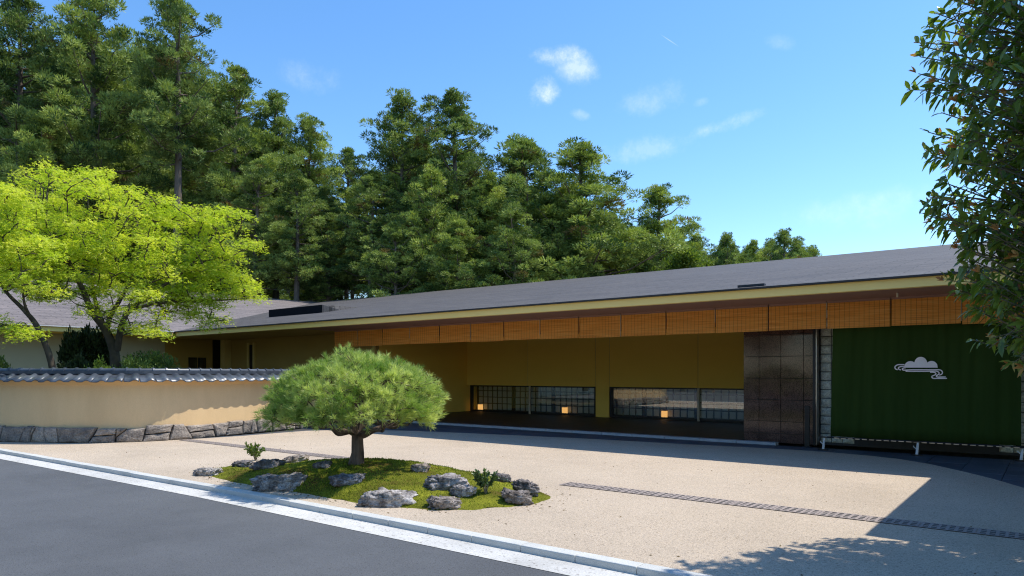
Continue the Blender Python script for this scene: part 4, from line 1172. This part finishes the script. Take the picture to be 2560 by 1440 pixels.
SL_LAB = ['very tall cedar at the left edge of the skyline', 'tall cedar second from the left, its top cut by the picture edge', 'tall open cedar with pale bare trunk above the maple',
          'cedar just right of the pale trunked one, stepping down the skyline', 'fifth cedar along the skyline from the left', 'sixth cedar along the skyline from the left, on the falling slope',
          'lower cedar in the dip of the skyline', 'round topped cedar just right of the dip in the skyline', 'highest cedar of the middle group, with a narrow tip', 'broad cedar to the right of the highest middle one',
          'rounded cedar standing apart above the middle of the roof', 'slim pointed cedar right of the rounded one', 'small cedar at the foot of the slim pointed one', 'small far cedar above the roof, second of the low right row',
          'small far cedar above the roof, third of the low right row', 'tallest of the small far cedars at the right end', 'last small far cedar at the right end of the wood']
for (px, py, d, v, sxy), lab in zip(SKY_TREES, SL_LAB): cedar(px, py, d, v, lab, None, sxy)
MID = [(150, 190, 70), (345, 200, 70), (520, 300, 72), (110, 300, 56), (640, 400, 56), (740, 430, 56), (820, 470, 60), (930, 430, 58), (1070, 420, 56), (1210, 440, 58), (1290, 510, 54), (1400, 500, 58), (1540, 560, 62), (1700, 650, 66), (1600, 640, 60), (1150, 560, 53), (990, 560, 54), (560, 420, 60), (440, 480, 66), (290, 420, 66)]
mid_rank = {p: i for i, p in enumerate(sorted(MID))}
ord20 = ordinal + ['nineteenth', 'twentieth']
mid_ord = [ord20[mid_rank[p]] for p in MID]
for k, (px, py, d) in enumerate(MID):
    cedar(px, py, d, (2 if k % 2 else 0) if 600 < px < 960 else (3 if k % 2 else 4), 'shorter cedar below the skyline, %s from the left among the shorter ones' % mid_ord[k], 'shorter cedars in the wood')
for k in range(44):
    px = -40 + k * 44 + rg.uniform(-15, 15)
    sky = np.interp(px, [p[0] for p in SKY_TREES], [p[1] for p in SKY_TREES])
    d = rg.uniform(78, 98) if k % 2 else rg.uniform(100, 125)
    cedar(px, max(sky + rg.uniform(110, 190), 120) if px < 1700 else sky + rg.uniform(35, 60), d, rg.choice([0, 1, 2, 4]) if px < 1400 else 3, 'dark cedar deep inside the wood behind the others', 'dark cedars deep in the wood', 1.1)

for k in range(15):
    r = empty('cedar_tree', (-36 + k * 4.0 + rg.uniform(-1, 1), -16 - rg.uniform(0, 5), -0.16), 'cedar across the road, mirrored in the granite pier and windows', 'tree', 'cedars across the road')
    r.rotation_euler = (0, 0, rg.uniform(0, 6.28)); q = rg.uniform(0.36, 0.5); r.scale = (q * 1.5, q * 1.5, q)
    for nm, me in zip(('trunk', 'crown'), CED[3 + k % 2]): link(nm, me, r)

for k in range(16):
    px = 1660 + k * 24 + rg.uniform(-8, 8); roof_y = 935 - 0.0995 * (px + 965)
    cedar(px, roof_y - rg.uniform(12, 46), rg.uniform(92, 110), rg.choice([3, 4]), 'dark cedar deep inside the wood behind the others', 'dark cedars deep in the wood', 1.0)

# bushes at the edge of the wood above the roof line
def bush_mesh(seed, mat, n=5200, lf=0.11, sq=0.8):
    rng = np.random.default_rng(seed); cr = NP(); tr_ = NP()
    ncl = 26; pc = []
    for k in range(ncl):
        d = rng.normal(size=3); d /= np.linalg.norm(d); d[2] = abs(d[2]); pc.append(d * rng.uniform(0.45, 0.95) * np.array([1, 1, sq]))
    for c in pc:
        m = n // ncl; d = unit(rng.normal(size=(m, 3))); P0 = c + d * rng.uniform(0.08, 0.32, (m, 1))
        V, Fq = kites(P0, d + np.array([0, 0, 0.4]) + rng.normal(size=(m, 3)) * 0.4, rng.uniform(lf * 0.6, lf * 1.2, m), lf * 0.25, rng)
        cr.add(V, Fq, np.repeat(np.clip(rng.uniform(0, 0.8) + rng.normal(size=m) * 0.15, 0, 1), 4))
        tr_.tube(np.array([[0, 0, -0.3], c * 0.5, c]), [0.04, 0.025, 0.01], 4)
    return tr_.mesh('bush_stem', M['twig']), cr.mesh('bush_leaves', mat)
BM = [bush_mesh(41, M['bush']), bush_mesh(42, M['bush'])]
for k in range(18):
    px = 640 + k * 63 + rg.uniform(-14, 14); roof_y = 935 - 0.0995 * (px + 965)
    d = rg.uniform(59, 64)
    s = rg.uniform(1.3, 2.6); top = roof_y - rg.uniform(4, 60) if px > 1050 else roof_y - rg.uniform(0, 28)
    p = atd(px, top, d)
    r = empty('bush', (p.x, p.y, p.z - s * 0.9), 'leafy green bush above the roof line, %s from the left' % ordinal[k], 'bush', 'bushes at the foot of the wood')
    r.rotation_euler = (0, 0, rg.uniform(0, 6)); r.scale = (s, s, s)
    for nm, me in zip(('stem', 'leaves'), BM[k % 2]): link(nm, me, r)

# ------------------------------------------------------------------ maples behind the garden wall
def maple(base_px, D, lobes, name, label, seed, stems, nleaf, zb=0.0):
    rng = np.random.default_rng(seed); base = atd(base_px, 935, D); base.z = zb
    r = empty(name, base, label, 'tree')
    B = np.array(base)
    w3 = lambda px, py, d: np.array(atd(px, py, d)) - B
    wood = NP(); nodes_ = []
    for (pts, r0, r1) in stems:
        pth = np.array([tuple(v) for v in catmull([tuple(w3(*p)) for p in pts], 6)])
        wood.tube(pth, np.linspace(r0, r1, len(pth)), 8); nodes_.append(pth)
    allp = np.concatenate(nodes_)
    pads = []
    tot = sum(l[2] * l[3] for l in lobes)
    for (cx, cy, rx, ry) in lobes:
        n = max(4, int(235 * (rx * ry) / tot * len(lobes) / 9))
        for k in range(n):
            a = rng.uniform(0, 6.28); q = math.sqrt(rng.uniform(0, 1))
            f = rng.uniform(-1, 1) * (0.4 + 0.6 * math.sqrt(1 - q * q * 0.9))
            if cx > 380: f = abs(f) * 0.9 + 0.1
            pads.append((w3(cx + rx * q * math.cos(a), cy + ry * q * math.sin(a), D + f * 2.1), rng.uniform(0.24, 0.56)))
    order = sorted(pads, key=lambda p: np.min(np.linalg.norm(allp - p[0], axis=1)))
    lv = NP(); per = nleaf // len(pads)
    for (c, pr) in order:
        tgt = c - UP * 0.05
        dd = np.linalg.norm(allp - tgt, axis=1) + np.maximum(0, allp[:, 2] - tgt[2] + 0.1) * 1.2
        j = int(np.argmin(dd)); a = allp[j]
        m_ = (a + tgt) / 2 + UP * 0.10 * np.linalg.norm(tgt - a) + rng.normal(size=3) * 0.05
        pth = np.array([tuple(v) for v in catmull([tuple(a), tuple(m_), tuple(tgt)], 4)])
        wood.tube(pth, np.linspace(0.022, 0.006, len(pth)), 5)
        allp = np.concatenate([allp, pth[3:]])
        # spray of leaves, flat and slightly drooping outward
        out = tgt - a; out[2] = 0; out = out / (np.linalg.norm(out) + 1e-6)
        m = int(per * (pr / 0.45)**2)
        ang = rng.uniform(0, 6.28, m); rad = np.sqrt(rng.uniform(0, 1, m)) * pr * (0.75 + 0.35 * np.sin(ang * 3 + rng.uniform(0, 6)) * rng.uniform(0.3, 1))
        lx, ly = np.cos(ang) * rad, np.sin(ang) * rad
        tilt = rng.normal(size=2) * 0.12
        lz = -0.30 * (lx * out[0] + ly * out[1]) * 0.5 - 0.35 * rad**2 + tilt[0] * lx + tilt[1] * ly + rng.normal(size=m) * 0.07
        P0 = c + np.stack([lx, ly, lz], 1)
        dirs = np.stack([np.cos(ang), np.sin(ang), rng.normal(size=m) * 0.25 - 0.35], 1) + rng.normal(size=(m, 3)) * 0.35
        dirs = unit(dirs)
        nrm = unit(np.stack([rng.normal(size=m) * 0.38, rng.normal(size=m) * 0.38, np.ones(m)], 1))
        side = unit(np.cross(dirs, nrm)); ln = rng.uniform(0.052, 0.092, m)[:, None]
        tone = np.clip(rng.uniform(0.15, 0.75) + rng.normal(size=m) * 0.18, 0, 1)
        # three lobes per leaf
        for (ca, sa, k) in ((1, 0, 1.0), (0.45, 0.9, 0.8), (0.45, -0.9, 0.8)):
            d1 = dirs * ca + side * sa; s1 = side * ca - dirs * sa
            V = np.stack([P0, P0 + d1 * ln * k * 0.5 + s1 * ln * 0.17, P0 + d1 * ln * k, P0 + d1 * ln * k * 0.5 - s1 * ln * 0.17], 1).reshape(-1, 3)
            lv.add(V, np.arange(4 * m).reshape(m, 4), np.repeat(tone, 4))
    link('trunk', wood.mesh('maple_trunk', M['bark_maple'], True), r)
    link('crown', lv.mesh('maple_crown', M['maple']), r)

D0 = 20.3
maple(291, D0, [(120, 462, 75, 55), (215, 455, 70, 45), (335, 505, 95, 42), (430, 560, 110, 40), (545, 548, 75, 38), (590, 612, 62, 30), (470, 640, 120, 45), (300, 610, 150, 60), (160, 590, 110, 75),
              (110, 540, 80, 50), (600, 690, 55, 26), (520, 720, 110, 36), (340, 710, 130, 48), (180, 690, 120, 50), (640, 742, 48, 12), (470, 775, 90, 24), (540, 800, 46, 10), (330, 795, 75, 34), (230, 770, 60, 22), (430, 680, 140, 50), (450, 752, 110, 26), (520, 810, 40, 10), (130, 735, 70, 18), (380, 825, 50, 16)],
      'maple_tree', 'bright yellow green maple with forked trunk behind the garden wall', 51,
      [([(291, 1020, D0), (289, 915, D0), (282, 868, D0), (262, 822, D0 - 0.1), (232, 782, D0 - 0.3), (205, 720, D0 - 0.5), (170, 650, D0 - 0.8), (120, 545, D0 - 0.9), (118, 480, D0 - 0.8)], 0.17, 0.02),
       ([(285, 880, D0), (268, 830, D0 + 0.1), (276, 790, D0 + 0.2), (300, 750, D0 + 0.4), (330, 690, D0 + 0.7), (350, 600, D0 + 0.9), (330, 515, D0 + 1.0)], 0.10, 0.018),
       ([(293, 875, D0), (305, 810, D0 - 0.2), (330, 770, D0 + 0.1), (400, 720, D0 + 0.4), (480, 660, D0 + 0.7), (540, 580, D0 + 0.9)], 0.10, 0.018),
       ([(330, 772, D0 + 0.1), (400, 758, D0 + 0.4), (500, 752, D0 + 0.7), (600, 748, D0 + 0.9), (660, 742, D0 + 1.0)], 0.05, 0.010),
       ([(262, 822, D0), (240, 760, D0 + 0.8), (230, 690, D0 + 1.3), (225, 560, D0 + 1.4), (215, 460, D0 + 1.3)], 0.075, 0.015),
       ([(480, 660, D0 + 0.7), (560, 640, D0 + 0.9), (600, 610, D0 + 1.2)], 0.03, 0.01)], 70000)
D1 = 18.3
maple(136, D1, [(40, 600, 75, 60), (20, 680, 70, 45), (90, 640, 60, 40), (10, 520, 60, 60), (-60, 620, 90, 80), (110, 715, 50, 20), (75, 830, 45, 16), (20, 812, 30, 14)],
      'maple_tree', 'slender leaning maple at the far left behind the garden wall', 52,
      [([(140, 1000, D1), (128, 905, D1), (95, 820, D1), (60, 775, D1), (20, 735, D1), (-20, 680, D1)], 0.10, 0.03), ([(82, 805, D1), (62, 762, D1 - 0.3), (58, 720, D1 - 0.4), (60, 640, D1 - 0.4)], 0.045, 0.015),
       ([(80, 828, D1), (40, 815, D1 - 0.4), (0, 812, D1 - 0.7)], 0.03, 0.01)], 30000)

# shrubs behind the wall
def garden_shrub(px, pyt, d, w, h, mat, label, seed, n=5000, lf=0.09, name='garden_shrub'):
    me = bush_mesh(seed, mat, n, lf / max(w, 0.3))
    p = atd(px, pyt, d); r = empty(name, (p.x, p.y, p.z - h), label, 'shrub'); r.scale = (w, w, h * 0.9)
    for nm, m in zip(('stem', 'leaves'), me): link(nm, m, r)
garden_shrub(222, 790, 21.4, 0.66, 1.5, M['shrub_dark'], 'dark tall conifer shrub standing behind the maple trunk', 61, 6000, 0.10)
garden_shrub(375, 845, 20.2, 0.78, 1.2, M['shrub_yew'], 'rounded mid green shrub just right of the maple trunk', 62, 6000, 0.07)
garden_shrub(330, 880, 19.2, 0.5, 0.8, M['shrub_yew'], 'low fine leaved shrub at the foot of the maple trunk', 63, 4000, 0.06)
garden_shrub(190, 877, 18.6, 0.42, 0.8, M['shrub_dark'], 'small dark spiky shrub left of the maple trunk', 64, 3000, 0.07)
garden_shrub(252, 885, 18.2, 0.40, 0.7, M['bush'], 'small pale green shrub peeping over the tiles by the maple', 65, 3000, 0.05)
garden_shrub(-6, 872, 17.6, 0.3, 0.8, M['shrub_yew'], 'little green shrub at the far left edge above the tiles', 66, 2500, 0.05)

# ------------------------------------------------------------------ glossy-leaved tree at the right edge
def side_tree():
    rng = np.random.default_rng(91)
    base = Vector((0.75, 7.35, 0)); B = np.array(base)
    r = empty('evergreen_tree', base, 'glossy dark leaved evergreen tree with reddish shoots at the right edge', 'tree')
    wood, lv, yg = NP(), NP(), NP()
    tp = np.array([[0, 0, -0.05], [0.02, 0.0, 0.8], [-0.03, 0.03, 2.0], [0, 0, 3.5], [0.02, 0, 5.0], [0, 0, 6.6]])
    wood.tube(tp, [0.11, 0.095, 0.085, 0.07, 0.045, 0.015], 10)
    def rad(z):  # crown radius by height
        return float(np.interp(z, [1.7, 2.2, 2.7, 3.2, 3.8, 4.5, 5.2, 5.8, 6.5, 7.0], [0.85, 1.2, 1.45, 1.60, 1.68, 1.60, 1.30, 0.95, 0.5, 0.1]))
    tips = []
    for k in range(1500):
        z = rng.uniform(1.75, 6.9); az = rng.uniform(0, 6.2832)
        R = rad(z) * (1 + 0.10 * math.sin(az * 3 + z * 2) + 0.06 * rng.normal()) * (rng.uniform(0.55, 1.0) if k % 3 else 1.0)
        e = np.array([R * math.cos(az), R * math.sin(az), z])
        zs = max(0.9, z - rng.uniform(0.35, 0.9)); s0 = np.array([0, 0, zs])
        m_ = s0 + (e - s0) * 0.5 + np.array([0, 0, -0.03])
        pth = np.array([tuple(v) for v in catmull([tuple(s0), tuple(m_), tuple(e)], 4)])
        wood.tube(pth[2:], np.linspace(0.013, 0.004, len(pth) - 2), 4)
        tips.append((e, unit(e - m_), R / rad(z)))
        # side twigs
        for q in range(2):
            a = pth[rng.integers(4, 8)]; dv = unit(e - m_) + rng.normal(size=3) * 0.6; e2 = a + unit(dv) * rng.uniform(0.15, 0.35)
            wood.tube(np.array([a, e2]), [0.005, 0.003], 4); tips.append((e2, unit(dv), R / rad(z)))
    def leaves(P, D, Nrm, ln, wd, store, tone):
        n = len(P); D = unit(D); S = unit(np.cross(D, Nrm)); N2 = np.cross(S, D)
        ln = ln[:, None]; wd = wd[:, None]
        dro = -0.16 * ln * np.array([0, 0, 1.0])
        A0 = P; A1 = P + D * ln * 0.33; A2 = P + D * ln * 0.7 + dro * 0.4; A3 = P + D * ln + dro
        L1 = A1 + S * wd * 0.9 + N2 * wd * 0.28; R1 = A1 - S * wd * 0.9 + N2 * wd * 0.28
        L2 = A2 + S * wd * 0.75 + N2 * wd * 0.22; R2 = A2 - S * wd * 0.75 + N2 * wd * 0.22
        V = np.stack([A0, A1, A2, A3, L1, L2, R1, R2], 1).reshape(-1, 3)
        q = np.array([[0, 1, 4, 4], [1, 2, 5, 4], [2, 3, 5, 5], [0, 6, 1, 1], [1, 6, 7, 2], [2, 7, 3, 3]])
        Ft = np.array([[0, 1, 4], [1, 2, 5], [1, 5, 4], [2, 3, 5], [0, 6, 1], [1, 6, 7], [1, 7, 2], [2, 7, 3]])
        Fq = (np.arange(n)[:, None, None] * 8 + Ft[None]).reshape(-1, 3)
        store.add(V, Fq, np.repeat(tone, 8))
    P, D, Nn, LN, WD, TT = [], [], [], [], [], []
    P2, D2 = [], []
    for (e, dv, k) in tips:
        n = rng.integers(6, 10)
        for q in range(n):
            az = rng.uniform(0, 6.28); o = rng.normal(size=3); o = o - (o @ dv) * dv; o = o / np.linalg.norm(o)
            P.append(e - dv * rng.uniform(0.0, 0.16)); D.append(dv * rng.uniform(0.2, 0.8) + o * 0.9 + np.array([0, 0, -0.25])); Nn.append(np.array([0, 0, 1.0]) + rng.normal(size=3) * 0.35 + dv * 0.3)
            LN.append(rng.uniform(0.085, 0.145)); TT.append(rng.uniform(0, 1))
        if rng.random() < 0.22 and k > 0.8:
            for q in range(6):
                P2.append(e + dv * 0.02); D2.append(dv * 1.0 + rng.normal(size=3) * 0.45 + np.array([0, 0, 0.5]))
    P, D, Nn, LN, TT = map(np.array, (P, D, Nn, LN, TT))
    leaves(P, D, Nn, LN, LN * 0.19, lv, TT)
    P2, D2 = np.array(P2), np.array(D2)
    l2 = rng.uniform(0.05, 0.09, len(P2))
    leaves(P2, D2, rng.normal(size=P2.shape), l2, l2 * 0.15, yg, rng.uniform(0, 1, len(P2)))
    link('trunk', wood.mesh('evergreen_trunk', M['twig'], True), r)
    cr = link('crown', lv.mesh('evergreen_crown', M['oak']), r)
    link('young_shoots', yg.mesh('evergreen_shoots', M['young']), r)['label'] = 'reddish young shoots'
side_tree()
